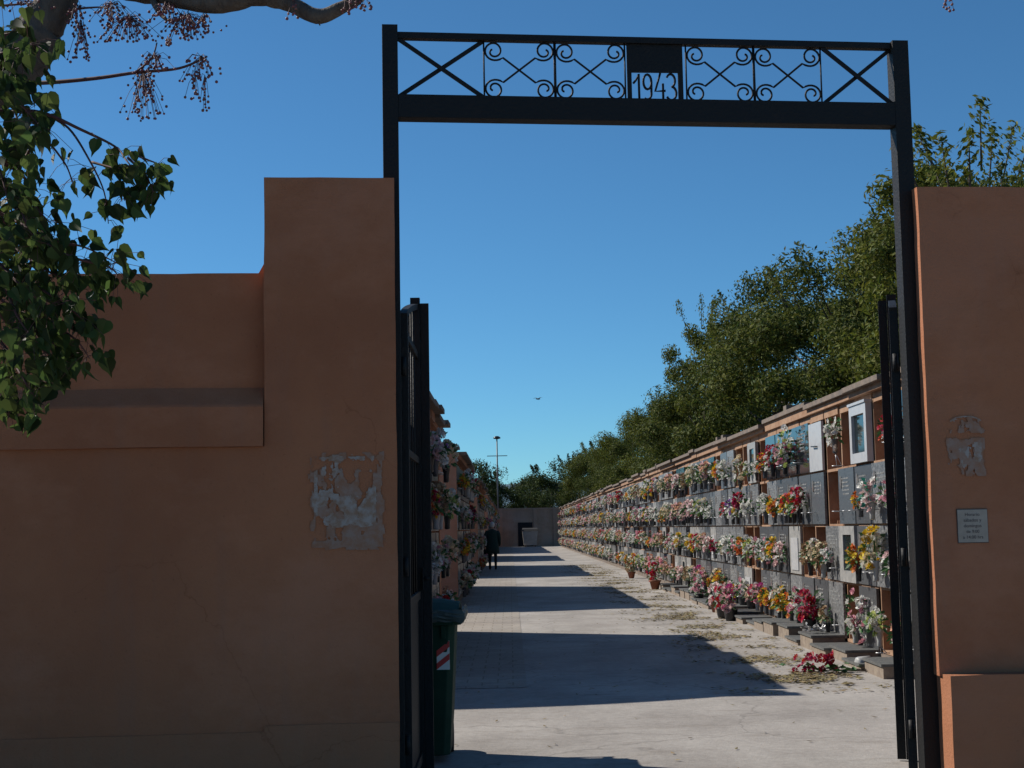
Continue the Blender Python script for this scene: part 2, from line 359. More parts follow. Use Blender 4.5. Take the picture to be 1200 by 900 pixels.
residue(-.33, -.12, 1.81, 1.90, -.0084, 5.1, -.02, lp, 'poster_remnant', mt='smear')
b = MB(); wavy_block(b, -.70, -.001, -.012, .0, -.02, .50, 'plinth', amp=.002); b.build('plinth', lp)
# left perimeter wall
lw = groot('perimeter_wall', 'terracotta boundary wall with a raised band and recessed upper part', 'wall')
b = MB(); wavy_block(b, -9, -.7, 0, .42, -.02, 1.955, 'plaster', .15); b.build('lower_wall', lw)
b = MB()
nseg = 40
vs = []
for i in range(nseg+1):
    u = -9 + 8.295*i/nseg; j = .006*noise.noise(Vector((u*1.3, 2, 0)))
    vs += [(u, -.028, 1.955+j), (u, -.028, 2.165+j), (u, -.02, 2.178+j), (u, .085, 2.275+j*2), (u, .1, 2.275), (u, .1, 1.955)]
b.add(vs, [(i*6+j, i*6+(j+1)%6, (i+1)*6+(j+1)%6, (i+1)*6+j)[::-1] for i in range(nseg) for j in range(6)] + [(0,1,2,3,4,5), tuple(nseg*6+k for k in (5,4,3,2,1,0))], 'plaster', False)
b.build('band', lw)
b = MB(); wavy_block(b, -9, -.703, .088, .36, 2.0, 2.90, 'plaster', .12, .005, 2); b.build('upper_wall', lw)
b = MB(); wavy_block(b, -9, -.70, -.012, 0, -.02, .47, 'plinth', .15, .002); b.build('plinth', lw)
# a corner of ochre moulding that peeps over the wall beside the pillar
b = MB(); b.box(-.80, -.66, .44, .62, -.02, 2.9, 'plaster'); b.add([(-.80,.44,2.9),(-.66,.44,2.9),(-.66,.62,2.9),(-.80,.62,2.9),(-.735,.44,3.02),(-.66,.44,3.02),(-.66,.62,3.02),(-.735,.62,3.02)], [(0,1,5,4),(1,2,6,5),(2,3,7,6),(3,0,4,7),(4,5,6,7)], 'plaster')
b.build('buttress', lw)
# right pillar
rp = groot('gate_pillar', 'wide terracotta pillar carrying the small white notice', 'gate pillar')
b = MB(); wavy_block(b, 2.93, 3.95, 0, .16, .66, 3.37, 'plaster', .08, .006, 4); b.build('shaft', rp)
b = MB(); wavy_block(b, 2.945, 3.97, -.12, .16, -.02, .67, 'plinth', .08, .006, 6); b.build('plinth', rp, .004)
residue(3.035, 3.26, 1.975, 2.075, -.007, 1.7, .20, rp, 'paint_scrape', edge=.5)
residue(3.02, 3.25, 1.74, 1.955, -.007, 12.4, .12, rp, 'paint_scrape')
residue(3.05, 3.23, 1.78, 1.93, -.0082, 2.4, .27, rp, 'paint_scrape', mt='smear')
# arc-shaped scrape
b = MB()
for i in range(24):
    a = math.pi*(.93-.80*i/23); c = (3.145, 2.035)
    for rr, ww in ((.095, .011),):
        p = lambda r_, a_: (c[0]+r_*math.cos(a_), -.0085, c[1]+.42*r_*math.sin(a_))
        a2 = math.pi*(.93-.80*(i+1)/23); w_ = ww*(.5+abs(noise.noise(Vector((i*.4, 0, 0))))*1.6)
        b.poly([p(rr, a), p(rr, a2), p(rr-w_*2, a2), p(rr-w_*2, a)], 'smear')
b.build('paint_scrape', rp)
rw = groot('perimeter_wall', 'terracotta wall continuing beyond the pillar with the notice', 'wall')
b = MB(); wavy_block(b, 3.96, 10, .03, .38, -.02, 2.9, 'plaster', .2); b.build('wall_face', rw)

# notice
nr = groot('notice', 'small white paper notice with five short lines of text on the pillar', 'notice')
b = MB(); b.box(3.071, 3.240, -.009, -.0055, 1.378, 1.557, 'paper'); b.build('sheet', nr)
b = MB(); b.box(3.068, 3.243, -.0053, -.0035, 1.374, 1.561, 'ink'); b.build('backing', nr)
for i, (tx, sz) in enumerate((('Horario', .026), ('s\u00e1bados y', .026), ('domingos', .026), ('de 9:00', .025), ('a 14:00 hrs', .026))):
    cu = bpy.data.curves.new('lettering', 'FONT'); cu.body = tx; cu.size = sz; cu.align_x = 'CENTER'; cu.extrude = .0004
    tmp = bpy.data.objects.new('t', cu); C.objects.link(tmp); dg = bpy.context.evaluated_depsgraph_get()
    me = bpy.data.meshes.new_from_object(tmp.evaluated_get(dg)); bpy.data.objects.remove(tmp)
    me.materials.clear(); me.materials.append(M['ink'])
    inst('lettering', me, nr, (3.154, -.0098, 1.522 - i*.031), (math.pi/2, 0, 0))

# iron frame over the gateway
fr = groot('gate_arch_frame', 'black iron gateway frame with scrollwork and the year 1943', 'gate frame')
b = MB(); b.box(-.058, .029, .08, .18, 0, 4.30, 'iron'); b.build('post', fr, .003)
b = MB(); b.box(2.856, 2.950, .08, .18, 0, 4.245, 'iron'); b.build('post', fr, .003)
b = MB(); b.bar((.029, .13, 3.838), (2.856, .13, 3.812), .1, .132, 'iron'); b.build('beam', fr, .003)
b = MB(); b.bar((.029, .13, 4.25), (2.856, .13, 4.222), .05, .036, 'iron'); b.build('top_rail', fr, .002)
ZT = lambda u: 4.25 - .0099*u - .018; ZB = lambda u: 3.838 - .0092*u + .066
for a, c in ((.029, .505), (2.452, 2.856)):
    b = MB(); b.bar((a, .118, ZT(a)), (c, .118, ZB(c)), .012, .022, 'iron'); b.bar((a, .140, ZB(a)), (c, .140, ZT(c)), .012, .022, 'iron'); b.build('cross_brace', fr)
def spiral(b, cx, cz, sx, sz, r0=.060, r1=.011, turns=1.55, a0=-.62):
    pts = []
    for i in range(34):
        t = i/33; a = a0 - turns*2*math.pi*t; r = r0*(1-t)**.85*(1) + r1
        r = min(r, .047 + .018*math.exp(-t*14))
        pts.append((cx + sx*r*math.cos(a), .13, cz + sz*r*math.sin(a)))
    return pts
def scroll_panel(u0, u1, name='scroll_panel'):
    b = MB(); zt, zb = (ZT(u0)+ZT(u1))/2, (ZB(u0)+ZB(u1))/2; o = .055
    cs = {(1, 1): (u0+o, zt-o), (-1, 1): (u1-o, zt-o), (1, -1): (u0+o, zb+o), (-1, -1): (u1-o, zb+o)}
    for p, q in (((1, 1), (-1, -1)), ((-1, 1), (1, -1))):
        A = spiral(b, *cs[p], *p); B = spiral(b, *cs[q], *q)
        b.tube(A[::-1] + B, .0062, 'iron', 5)
    for u in (u0, u1): b.tube([(u, .13, zb), (u, .13, zt)], .0052, 'iron', 5)
    b.build(name, fr)
for a, c in ((.511, .909), (.915, 1.311), (1.662, 2.052), (2.058, 2.446)): scroll_panel(a, c)
b = MB(); z1 = ZT(1.48)
b.box(1.322, 1.642, .124, .136, 4.055, z1+.003, 'iron'); b.box(1.322, 1.347, .124, .136, 3.888, 4.055, 'iron'); b.box(1.613, 1.642, .124, .136, 3.888, 4.055, 'iron')
b.build('number_plate', fr)
def arc(cx, cz, rx, rz, a0, a1, n=12): return [(cx+rx*math.cos(rad(a0+(a1-a0)*i/n)), .13, cz+rz*math.sin(rad(a0+(a1-a0)*i/n))) for i in range(n+1)]
z0, z1 = 3.893, 4.052; H = z1-z0
digits = {'one': [[(1.356, .13, z0+H*.62), (1.372, .13, z0+H*.74), (1.388, .13, z1-.006), (1.389, .13, z0)]],
 'nine': [arc(1.437, z0+H*.68, .023, H*.27, 0, 360, 16), [(1.460, .13, z0+H*.68), (1.459, .13, z0+H*.35)] + arc(1.434, z0+H*.24, .025, H*.2, 10, -130, 8)],
 'four': [[(1.512, .13, z1), (1.481, .13, z0+H*.34), (1.540, .13, z0+H*.36)], [(1.526, .13, z0+H*.62), (1.526, .13, z0)]],
 'three': [arc(1.571, z0+H*.73, .025, H*.24, 150, -80, 12), arc(1.573, z0+H*.27, .029, H*.25, 80, -150, 12)]}
for k, strokes in digits.items():
    b = MB()
    for s_ in strokes: b.tube(s_, .0072, 'iron', 6)
    b.build('digit_' + k, fr)

# gate leaves (folded open into the alley)
def leaf(hu, hv, ang, L, ztop0, ztop1, label, flip):
    r = root('gate_leaf', G(hu, hv), label, 'gate leaf', 'black iron gate leaves', ang)   # local x along leaf
    b = MB(); b.box(0, .045, -.025, .025, .012, ztop0, 'iron'); b.build('hinge_stile', r, .002)
    b = MB(); b.box(L-.05, L, -.03, .03, .012, ztop1, 'iron'); b.build('lock_stile', r, .002)
    b = MB(); s = 1 if flip else -1
    y0, y1 = sorted((s*.031, s*.085)); b.box(L-.035, L-.006, y0, y1, .012, ztop1-.035, 'iron'); b.build('closing_strip', r, .002)
    b = MB(); n = 14
    pts = [(L*i/n, 0, ztop0 - .02 + (ztop1-ztop0-.03)*(i/n)**.8) for i in range(n+1)]
    for i in range(n): b.bar(pts[i], pts[i+1], .04, .035, 'iron')
    b.build('top_rail', r)
    for z, hh in ((ztop0-.11, .04), (1.93, .04), (1.10, .05), (.12, .06)):
        b = MB(); b.box(.045, L-.05, -.018, .018, z-hh/2, z+hh/2, 'iron'); b.build('rail', r, .002)
    for i in range(1, 5):
        x = .045 + (L-.095)*i/5
        b = MB(); b.tube([(x, 0, 1.12), (x, 0, ztop0 - .04 + (ztop1-ztop0-.03)*(x/L)**.8)], .007, 'iron', 6); b.build('bar', r)
    b = MB(); b.box(.045, L-.05, -.004, .004, .15, 1.08, 'iron'); b.build('lower_panel', r)
    for z in (.35, 1.3, 2.4):
        b = MB(); b.tube([(-.012, 0, z-.05), (-.012, 0, z+.05)], .016, 'iron', 8); b.build('hinge', r)
    b = MB(); b.box(L-.09, L-.0, -.036, -.031, 1.13, 1.27, 'iron'); b.tube([(L-.05, -.07, 1.2), (L-.05, -.03, 1.2)], .008, 'iron'); b.build('lock_plate', r)
leaf(.045, .22, rad(90.2), 1.14, 2.70, 2.96, 'open iron gate leaf beside the pillar with the torn poster', False)
leaf(2.842, .22, rad(75.4), 1.14, 2.72, 2.96, 'open iron gate leaf in front of the flower covered niche wall', True)

# ------------------------------------------------------------------ niche blocks
PITCH = .8; RH = .67; ZB0 = .13
def slab_mb(kind, seed):
    """returns [(part name, MB)]; local y along wall centre 0 (width .74), z 0..RH, front -x"""
    rr = random.Random(seed); b = MB(); out = [('grave_slab', b)]; i = MB()
    hw = .385; t = .03; z0, z1 = .012, RH-.014
    if kind in ('granite_dark', 'granite_mott', 'granite_blue', 'black_gloss'):
        b.box(-t, .0, -hw, hw, z0, z1, kind)
        fx = -t-.0035
        if kind != 'black_gloss' or rr.random() < .8:
            y = rr.choice((-.2, .18)); zc = .47
            for (a, c, d, e) in ((y-.008, y+.008, zc-.07, zc+.07), (y-.035, y+.035, zc+.02, zc+.035)): i.box(fx, -t-.0002, a, c, d, e, 'letter')
            nl = rr.randint(4, 6)
            for q in range(nl):
                zz = .53 - q*.045; y = -.12 + rr.uniform(-.02, .04)
                while y < .26 - .03*q:
                    wl = rr.uniform(.006, .022); i.box(fx, -t-.0002, y, y+wl, zz, zz+rr.uniform(.012, .02), 'letter'); y += wl + rr.choice((.005, .006, .02))
            out.append(('inscription', i))
        p = MB()
        if rr.random() < .6:
            vs = [(fx-.006, .25+.048*math.cos(a*math.pi/8), .5+.075*math.sin(a*math.pi/8)) for a in range(16)]
            p.poly(vs[::-1], 'photo'); out.append(('photo_oval', p))
        h = MB()
        for sy in ((-.26, .26) if rr.random() < .7 else (.1,)):
            h.tube([(fx, sy, .16), (-.10, sy, .16)], .006, 'silver', 5)
            h.tube([(-.1+.045*math.cos(a*.6), sy+.045*math.sin(a*.6), .16) for a in range(11)], .005, 'silver', 4)
        out.append(('vase_holder', h))
    elif kind == 'frame_white':
        b.box(-.07, 0, -hw, -hw+.10, z0, z1, 'marble'); b.box(-.07, 0, hw-.10, hw, z0, z1, 'marble')
        b.box(-.07, 0, -hw+.1, hw-.1, z1-.11, z1, 'marble'); b.box(-.07, 0, -hw+.1, hw-.1, z0, z0+.11, 'marble'); b.box(-.085, 0, -hw-.015, hw+.015, z1-.0, z1+.03, 'marble')
        g = MB(); g.box(-.035, -.01, -hw+.10, hw-.10, z0+.11, z1-.11, 'glass_dark'); out.append(('glass_panel', g))
    elif kind == 'frame_grey':
        b.box(-.05, 0, -hw, -hw+.16, z0, z1, 'marble_grey'); b.box(-.05, 0, hw-.2, hw, z0, z1, 'marble_grey')
        b.box(-.05, 0, -hw+.16, hw-.2, z1-.10, z1, 'marble_grey'); b.box(-.05, 0, -hw+.16, hw-.2, z0, z0+.13, 'marble_grey')
        g = MB(); g.box(-.03, -.01, -hw+.16, hw-.2, z0+.13, z1-.10, 'glass_dark'); out.append(('glass_panel', g))
    elif kind == 'plain_white':
        b.box(-t, 0, -hw, hw, z0, z1-.03, 'marble')
        h = MB(); h.bar((-.06, -.13, .32), (-.06, .1, .33), .014, .014, 'vase_dark'); h.bar((-.03, -.13, .32), (-.06, -.13, .32), .014, .014, 'vase_dark'); h.bar((-.03, .1, .33), (-.06, .1, .33), .014, .014, 'vase_dark'); out.append(('handle', h))
    elif kind == 'panel_white':
        b.box(-t, 0, -hw, hw, z0, z1, 'marble_grey'); h = MB()
        h.box(-t-.012, -t, -.24, .24, .06, .50, 'marble'); out.append(('inset_panel', h))
    return out
slab_cache = {}
KINDS = ('granite_dark', 'granite_mott', 'granite_blue', 'black_gloss', 'frame_white', 'frame_grey', 'plain_white', 'panel_white')
def slab_meshes(kind, var, merged):
    key = (kind, var, merged)
    if key not in slab_cache:
        parts = slab_mb(kind, sum(map(ord, kind))*10+var)
        if merged:
            a = MB()
            for _, p in parts: a.join(p)
            slab_cache[key] = [('grave_slab', a.mesh('grave_slab'))]
        else: slab_cache[key] = [(n, p.mesh(n)) for n, p in parts]
    return slab_cache[key]

def niche_block(loc, rz, ncol, layout, label, near, cap_seed, wallmat='niche', depth=.55, ends=True, xh=3.0, capover=.12):
    """local: x into the block (front at 0 faces -x), y along, z up"""
    r = root('niche_block', loc, label, 'burial niches', None, rz)
    L = ncol*PITCH; rr = random.Random(cap_seed)
    b = MB()
    for k in range(ncol+1):
        y = k*PITCH; j = rr.uniform(-.012, .012)
        b.box(rr.uniform(0, .02), depth-.002, y-.022+j, y+.022+j, 0, ZB0+4*RH+.02, wallmat)
    for q in range(5):
        z = ZB0 + q*RH
        for k in range(ncol):
            x0 = rr.uniform(-.012, .012)
            b.box(x0, depth-.004, k*PITCH+.024, (k+1)*PITCH-.024, z-.022, z+.012 + (.0 if q < 4 else .085), wallmat)
    b.build('niche_frame', r)
    b = MB(); b.box(.19, depth, .001, L-.001, .005, ZB0+4*RH+.015, 'recess'); b.build('brick_infill', r)
    b = MB(); b.box(-.02, .1, 0, L, 0, ZB0-.03, 'cap'); b.build('footing', r)
    # coping: short lengths set at slightly different heights
    b = MB(); y = 0
    while y < L-.01:
        ln = min(rr.choice((.8, 1.6, 2.4, 3.2)), L-y); dz = rr.uniform(-.035, .035); ov = capover + rr.uniform(-.04, .05)
        zt = ZB0+4*RH+.10
        b.box(-ov*.5, depth+.05, y+.003, y+ln-.003, zt-.02, zt+.065+dz, wallmat)
        b.box(-ov, depth+.12, y+.002, y+ln-.002, zt+.065+dz, zt+.125+dz, 'cap')
        if rr.random() < .35:
            yy = y + rr.uniform(.1, .5*ln); b.box(-ov*.6, depth-.1, yy, yy+rr.uniform(.15, .4), zt+.125+dz, zt+.125+dz+rr.uniform(.04, .09), 'cap')
        y += ln
    b.build('coping', r, .006 if near else 0)
    for k in range(ncol):
        for q in range(4):
            kind = layout(k, q)
            if not kind: 
                if near and rr.random() < .6:
                    s = inst('rubble', rubble_me, r, (.05, k*PITCH + rr.uniform(.15, .6), ZB0+(3-q)*RH+.012), (0, 0, rr.uniform(-.3, .3)))
                continue
            var = rr.randint(0, 3); o = None
            tilt = (0, 0, 0)
            for i, (n, me) in enumerate(slab_meshes(kind, var, not near)):
                if i == 0: o = inst(n, me, r, (-.004 + rr.uniform(-.008, .004), (k+.5)*PITCH, ZB0+(3-q)*RH))
                else: inst(n, me, o)
    return r
b = MB(); rr_ = random.Random(3)
for i in range(3):
    x, y, s = rr_.uniform(0, .08), rr_.uniform(0, .12), rr_.uniform(.04, .08)
    b.box(x, x+s, y, y+s*1.3, 0, s*.8, 'niche')
rubble_me = b.mesh('rubble')

Y00 = 14.05
NEAR = {  # (column k, row from the top) -> kind
 (0,0):'black_gloss',(0,1):'granite_mott',(0,2):'granite_mott',(0,3):'granite_dark',(-1,0):'granite_dark',(-1,1):'granite_dark',(-1,2):'granite_mott',(-1,3):'granite_dark',
 (1,0):None,(1,1):'granite_mott',(1,2):'granite_mott',(1,3):None,
 (2,0):'frame_white',(2,1):'granite_dark',(2,2):'granite_dark',(2,3):'granite_dark',
 (3,0):None,(3,1):'granite_blue',(3,2):'frame_grey',(3,3):None,
 (4,0):None,(4,1):None,(4,2):'granite_mott',(4,3):'granite_mott',
 (5,0):'plain_white',(5,1):'granite_blue',(5,2):None,(5,3):'granite_dark',
 (6,0):'black_gloss',(6,1):'granite_dark',(6,2):None,(6,3):'granite_dark',
 (7,0):'black_gloss',(7,1):'granite_dark',(7,2):'panel_white',(7,3):'granite_mott',
 (8,0):'black_gloss',(8,1):'granite_dark',(8,2):'granite_dark',(8,3):'granite_dark',
 (9,0):'black_gloss',(9,1):'granite_mott',(9,2):'granite_dark',(9,3):'granite_mott',
 (10,0):None,(10,1):None,(10,2):'granite_dark',(10,3):'granite_dark',
 (11,0):'frame_grey',(12,0):None,(13,0):None,(14,0):'granite_mott',(15,0):'granite_blue',(16,0):None,(17,0):'black_gloss',(18,0):'granite_dark'}
def kind_at(k, q):
    if (k, q) in NEAR: return NEAR[(k, q)]
    r = random.Random(k*17+q*5+1).random()
    if r < (.24 if q == 0 else .10): return None
    return ('granite_dark', 'granite_mott', 'granite_blue', 'granite_dark', 'granite_mott', 'black_gloss', 'granite_mott', 'panel_white', 'frame_grey', 'granite_dark')[int(r*1000) % 10]
blocks = [(-1, 10), (10, 21), (21, 34), (34, 54), (54, 76), (76, 100), (100, 131)]
names = ['brick and granite niche block nearest the gate, with a white framed niche', 'second niche block from the gate with three open brick cells', 'third niche block from the gate, its cells hidden by bouquets',
         'fourth niche block from the gate with crowded flowers', 'fifth niche block along the sunny side of the alley', 'sixth niche block, second from the end wall', 'farthest niche block on the sunny side, touching the end wall']
blocks[-1] = (100, 124)
for i, (a, c) in enumerate(blocks):
    niche_block((3.94, Y00+a*PITCH+.004, 0), 0, c-a, lambda k, q, a=a: kind_at(a+k, q), names[i], i < 2, 40+i)

# blocks in shade on the other side; barrel-backed, gable ends towards the gate
def left_block(y0, y1, label, idx, h=2.96, near=False):
    X0 = -1.09; n = int((y1-y0)/PITCH); off = (y1-y0-n*PITCH)/2
    def lay(k, q):
        r = random.Random(idx*91+k*7+q*3).random()
        return None if r < .12 else ('granite_dark', 'granite_mott', 'granite_dark', 'marble_grey', 'granite_blue')[int(r*100) % 5].replace('marble_grey', 'panel_white')
    r = niche_block((X0, y1-off, 0), math.pi, n, lay, label, near, 70+idx, 'plaster_left', .5, capover=.22 if idx < 3 else .12)
    # body behind the niches with a curved roof rising away from the alley; local x into block
    b = MB(); W = 5.2; m = 12; Lb = n*PITCH + off
    prof = [(.505 + (W-.505)*i/m, 3.0 + 1.1*math.sin(math.pi/2*min(1, i/m*1.15))) for i in range(m+1)]
    base_ = [(-.03, 0), (-.03, 2.93), (.505, 3.0)]
    sec = [(.505, 0)] + prof + [(W, 0)]
    vs = [(x, -off, z) for x, z in sec] + [(x, Lb, z) for x, z in sec]; k = len(sec)
    b.add(vs, [tuple(range(k)), tuple(range(2*k-1, k-1, -1))] + [(i, i+k, i+1+k, i+1) for i in range(k-1)], 'plaster_left')
    b.build('block_body', r)
    # gable piers closing each end of the niche face
    for (a, c) in ((-off, -.03), (n*PITCH+.03, Lb)):
        if abs(c-a) < .04: a, c = (a-.12, c) if a < 0 else (a, c+.12)
        b = MB(); b.box(-.05, .504, a, c, 0, 3.10, 'plaster_left'); b.build('end_pier', r, .01)
    # tile edge that follows the curve
    b = MB()
    for (a, c) in ((-off-.15, -off+.1), (Lb-.1, Lb+.15)):
        pts = [(-.12, 3.06)] + prof
        for i in range(len(pts)-1): b.bar((pts[i][0], (a+c)/2, pts[i][1]+.03), (pts[i+1][0], (a+c)/2, pts[i+1][1]+.03), c-a, .06, 'cap')
    b.build('roof_edge', r)
    return r
LB = [(14.7, 21.7), (28.6, 38.3), (46.5, 59.5), (67.5, 80), (88, 117)]
LL = ['shaded niche block nearest the gate on the bin side of the alley', 'second shaded niche block with a bare plastered end facing the gate', 'third shaded niche block, beside the person in the green coat', 'fourth shaded niche block beyond the person', 'last shaded niche block, reaching the end wall']
for i, (a, c) in enumerate(LB): left_block(a, c, LL[i], i, near=(i == 0))
# low store room just inside the gate
sr = root('store_room', (-1.1, 8.35, 0), 'low plastered store just inside the gate behind the bin', 'building')
b = MB(); wavy_block(b, -3.4, 0, 0, 1.85, 0, 2.45, 'plaster_left', .2, .004, 9); b.build('wall', sr)
b = MB(); b.box(-3.5, .06, -.06, 1.91, 2.45, 2.53, 'cap'); b.build('roof', sr)

# end wall
ew = root('end_wall', (0, 118.5, 0), 'brown plastered wall closing the far end of the alley', 'wall')
b = MB(); b.box(-8, 8, 0, .4, 0, 3.0, 'end_wall'); b.build('wall_face', ew)
b = MB(); b.box(-8, 8, -.06, .46, 3.0, 3.12, 'end_wall'); b.build('coping', ew)
for x in (-.9, 1.9, 3.5):
    b = MB(); b.box(x, x+.3, -.08, -.001, 0, 3.0, 'end_wall'); b.build('pilaster', ew)
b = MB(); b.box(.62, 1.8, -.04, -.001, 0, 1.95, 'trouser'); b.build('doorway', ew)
ct = root('skip_container', (1.56, 116.6, 0), 'pale metal waste container by the end wall', 'container')
b = MB(); b.add([(-.5,-.4,.12),(.5,-.4,.12),(.5,.4,.12),(-.5,.4,.12),(-.62,-.5,1.25),(.62,-.5,1.25),(.62,.5,1.25),(-.62,.5,1.25)], [(0,3,2,1),(0,1,5,4),(1,2,6,5),(2,3,7,6),(3,0,4,7),(4,5,6,7)], 'crate'); b.build('body', ct, .02)
b = MB(); b.add([(-.64,-.52,1.25),(.64,-.52,1.25),(.64,.52,1.25),(-.64,.52,1.25),(-.6,-.3,1.42),(.6,-.3,1.42),(.6,.5,1.5),(-.6,.5,1.5)], [(0,3,2,1),(0,1,5,4),(1,2,6,5),(2,3,7,6),(3,0,4,7),(4,5,6,7)], 'trouser'); b.build('lid', ct)
for x in (-.4, .4):
    b = MB(); b.tube([(x-.03, -.3, .07), (x+.03, -.3, .07)], .07, 'rubber', 10); b.build('wheel', ct)

# ledge slabs on the ground along the niche wall
for k in range(0, 26):
    rr = random.Random(k+5); h = rr.choice((.07, .10, .14, .18)); x0 = 3.50 + rr.uniform(-.05, .05); y = Y00 + k*PITCH
    desc = {.07: 'very thin', .10: 'thin', .14: 'thick', .18: 'thick raised'}[h]
    r = root('stone_ledge', (x0, y, 0), f'{desc} grey stone ledge at the foot of the {ordinal(k+1)} niche column from the gate', 'stone slab', 'grey stone ledges at the foot of the niches')
    b = MB(); b.box(.02, 3.915-x0, .03, .76, 0, h-.028, 'ledger_side'); b.build('mortar_base', r)
    b = MB(); b.box(0, 3.918-x0, .01 + rr.uniform(0, .02), .79-rr.uniform(0, .02), h-.028, h, 'ledger'); b.build('stone_top', r, .004)

# ------------------------------------------------------------------ bouquets
def blossom(b, c, r, m, rr, form=0):
    n = 6
    ax = Vector((rr.uniform(-1, .2), rr.uniform(-.6, .6), rr.uniform(-.1, .9))).normalized(); u = ax.orthogonal().normalized(); v = ax.cross(u); c = Vector(c)
    for ring, (ri, ro, lift, cnt) in enumerate(((.15, 1.0, .25, n), (.08, .62, .62, 5))):
        for k in range(cnt):
            a = 2*math.pi*(k + .5*ring + rr.uniform(-.1, .1))/cnt; wd = math.pi/cnt*.95
            d = lambda a_: u*math.cos(a_) + v*math.sin(a_)
            lf = lift*(1 + rr.uniform(-.3, .3))
            p0 = c + d(a)*r*ri; p1 = c + d(a-wd)*r*ro*.9 + ax*r*lf*.7; p2 = c + d(a)*r*ro*.95 + ax*r*lf; p3 = c + d(a+wd)*r*ro*.9 + ax*r*lf*.7
            b.poly([p0, p1, p2, p3], m)
def leafq(b, p, d, ln, wd, m, rr):
    d = d.normalized(); s = d.cross(Vector((rr.uniform(-1,1), rr.uniform(-1,1), rr.uniform(-1,1)))).normalized()*wd; p = Vector(p); q = d*ln
    dr = Vector((0,0,-ln*.25))
    b.poly([p, p+q*.45+s, p+q+dr, p+q*.45-s], m)
def bouquet(seed, cols, vase='vase_grey', size=1, green='fgreen', droop=0, tall=0):
    """origin at the foot of the vase; vase stands .1 in front of the slab (towards -x)"""
    rr = random.Random(seed); vz, fl, lv = MB(), MB(), MB(); hv = .17*size
    if vase == 'pot': vz.lathe([(.06, 0), (.075, .05), (.085, hv*.8), (.09, hv*.85), (.07, hv*.8)], (-.10, 0, 0), 'vase_dark', 12)
    elif vase == 'terra': vz.lathe([(.055, 0), (.085, hv*.7), (.095, hv*.72), (.095, hv*.85), (.07, hv*.85)], (-.10, 0, 0), 'vase_terra', 12)
    else: vz.lathe([(.022, 0), (.03, .01), (.028, .06), (.042, hv*.9), (.05, hv), (.03, hv)], (-.10, 0, 0), vase, 10)
    cz = hv + .085*size; n = int(rr.randint(24, 30)*size)
    ctr = Vector((-.12, 0, cz))
    for i in range(n):
        th = rr.uniform(0, 2*math.pi); ph = math.acos(rr.uniform(-.95, 1)); q = rr.uniform(.6, 1)
        p = ctr + Vector((math.sin(ph)*math.cos(th)*.10, math.sin(ph)*math.sin(th)*.125, math.cos(ph)*(.16+tall)))*q*size
        p.x = min(p.x, -.02); p.z -= droop*abs(p.y)
        blossom(fl, p, rr.uniform(.036, .052)*size, 'f_' + cols[rr.randrange(len(cols))], rr)
        if i % 3 == 0: lv.tube([(-.1, 0, hv-.02), tuple(p)], .003, green, 3, False)
    for i in range(int(30*size)):
        th = rr.uniform(0, 2*math.pi); d = Vector((math.cos(th)*.8, math.sin(th), rr.uniform(-.5, 1.2)))
        p = ctr + Vector((d.x*.07, d.y*.09, d.z*(.11+tall*.6) - .03))*size; p.x = min(p.x, -.03)
        leafq(lv, p, d, rr.uniform(.05, .095)*size, .02*size, green, rr)
    return vz, fl, lv
PAL = [('white and green', ('white', 'white', 'lime')), ('pale pink', ('palepink', 'palepink', 'white')), ('red and white', ('red', 'red', 'white')), ('yellow and white', ('yellow', 'white', 'cream')),
       ('cream', ('cream', 'white', 'cream')), ('orange', ('orange', 'orange', 'yellow')), ('deep pink', ('magenta', 'pink', 'palepink')), ('peach and cream', ('peach', 'cream', 'palepink')),
       ('faded dried', ('dried', 'dried', 'cream')), ('white and purple', ('white', 'purple', 'white')), ('yellow', ('yellow', 'yellow', 'orange')), ('crimson', ('crimson', 'red', 'crimson')),
       ('pink and white', ('pink', 'white', 'white')), ('white', ('white', 'white', 'white')), ('pink and cream', ('pink', 'cream', 'palepink')), ('red and yellow', ('red', 'yellow', 'orange')), ('teal leaved white', ('white', 'palepink'))]
WEIGHT = [8, 8, 4, 4, 8, 2.4, 2.6, 8, 4, 1, 2.4, 1.2, 7, 6, 7, 2.4, 2]
VAS = ['vase_grey', 'vase_dark', 'vase_grey', 'vase_white', 'vase_dark']
VW = {'vase_grey': 'grey vase', 'vase_dark': 'black vase', 'vase_white': 'white vase', 'terra': 'terracotta pot', 'pot': 'wide black pot'}
bq_cache = {}
def bq(pal, var, vase=None, size=1, tall=0, droop=0):
    vase = vase or VAS[(pal+var) % 5]; key = (pal, var, vase, size, tall, droop)
    if key not in bq_cache:
        parts = bouquet(pal*31+var*7+1, PAL[pal][1], vase, size, 'fteal' if pal == 16 else 'fgreen', droop, tall)
        j = MB()
        for p in parts: j.join(p)
        bq_cache[key] = dict(vase=vase, mb=j, parts=[(n, p.mesh(n)) for n, p in zip(('vase', 'blossoms', 'leaves'), parts)], one=j.mesh('bouquet'))
    return bq_cache[key]
ROWN = ['top', 'second', 'third', 'bottom']
SEEN = {}
def uniq(l):
    SEEN[l] = SEEN.get(l, 0) + 1
    return l
def put_bouquet(e, loc, rz, label, parts=True, group='bouquets along the niches', sc_=1):
    if parts:
        r = root('flower_bouquet', loc, label, 'bouquet', group, rz); r.scale = (sc_,)*3
        for n, me in e['parts']: inst(n, me, r)
    else:
        r = inst('flower_bouquet', e['one'], None, loc, (0, 0, rz), sc_); tag(r, label, 'bouquet', group)
    return r
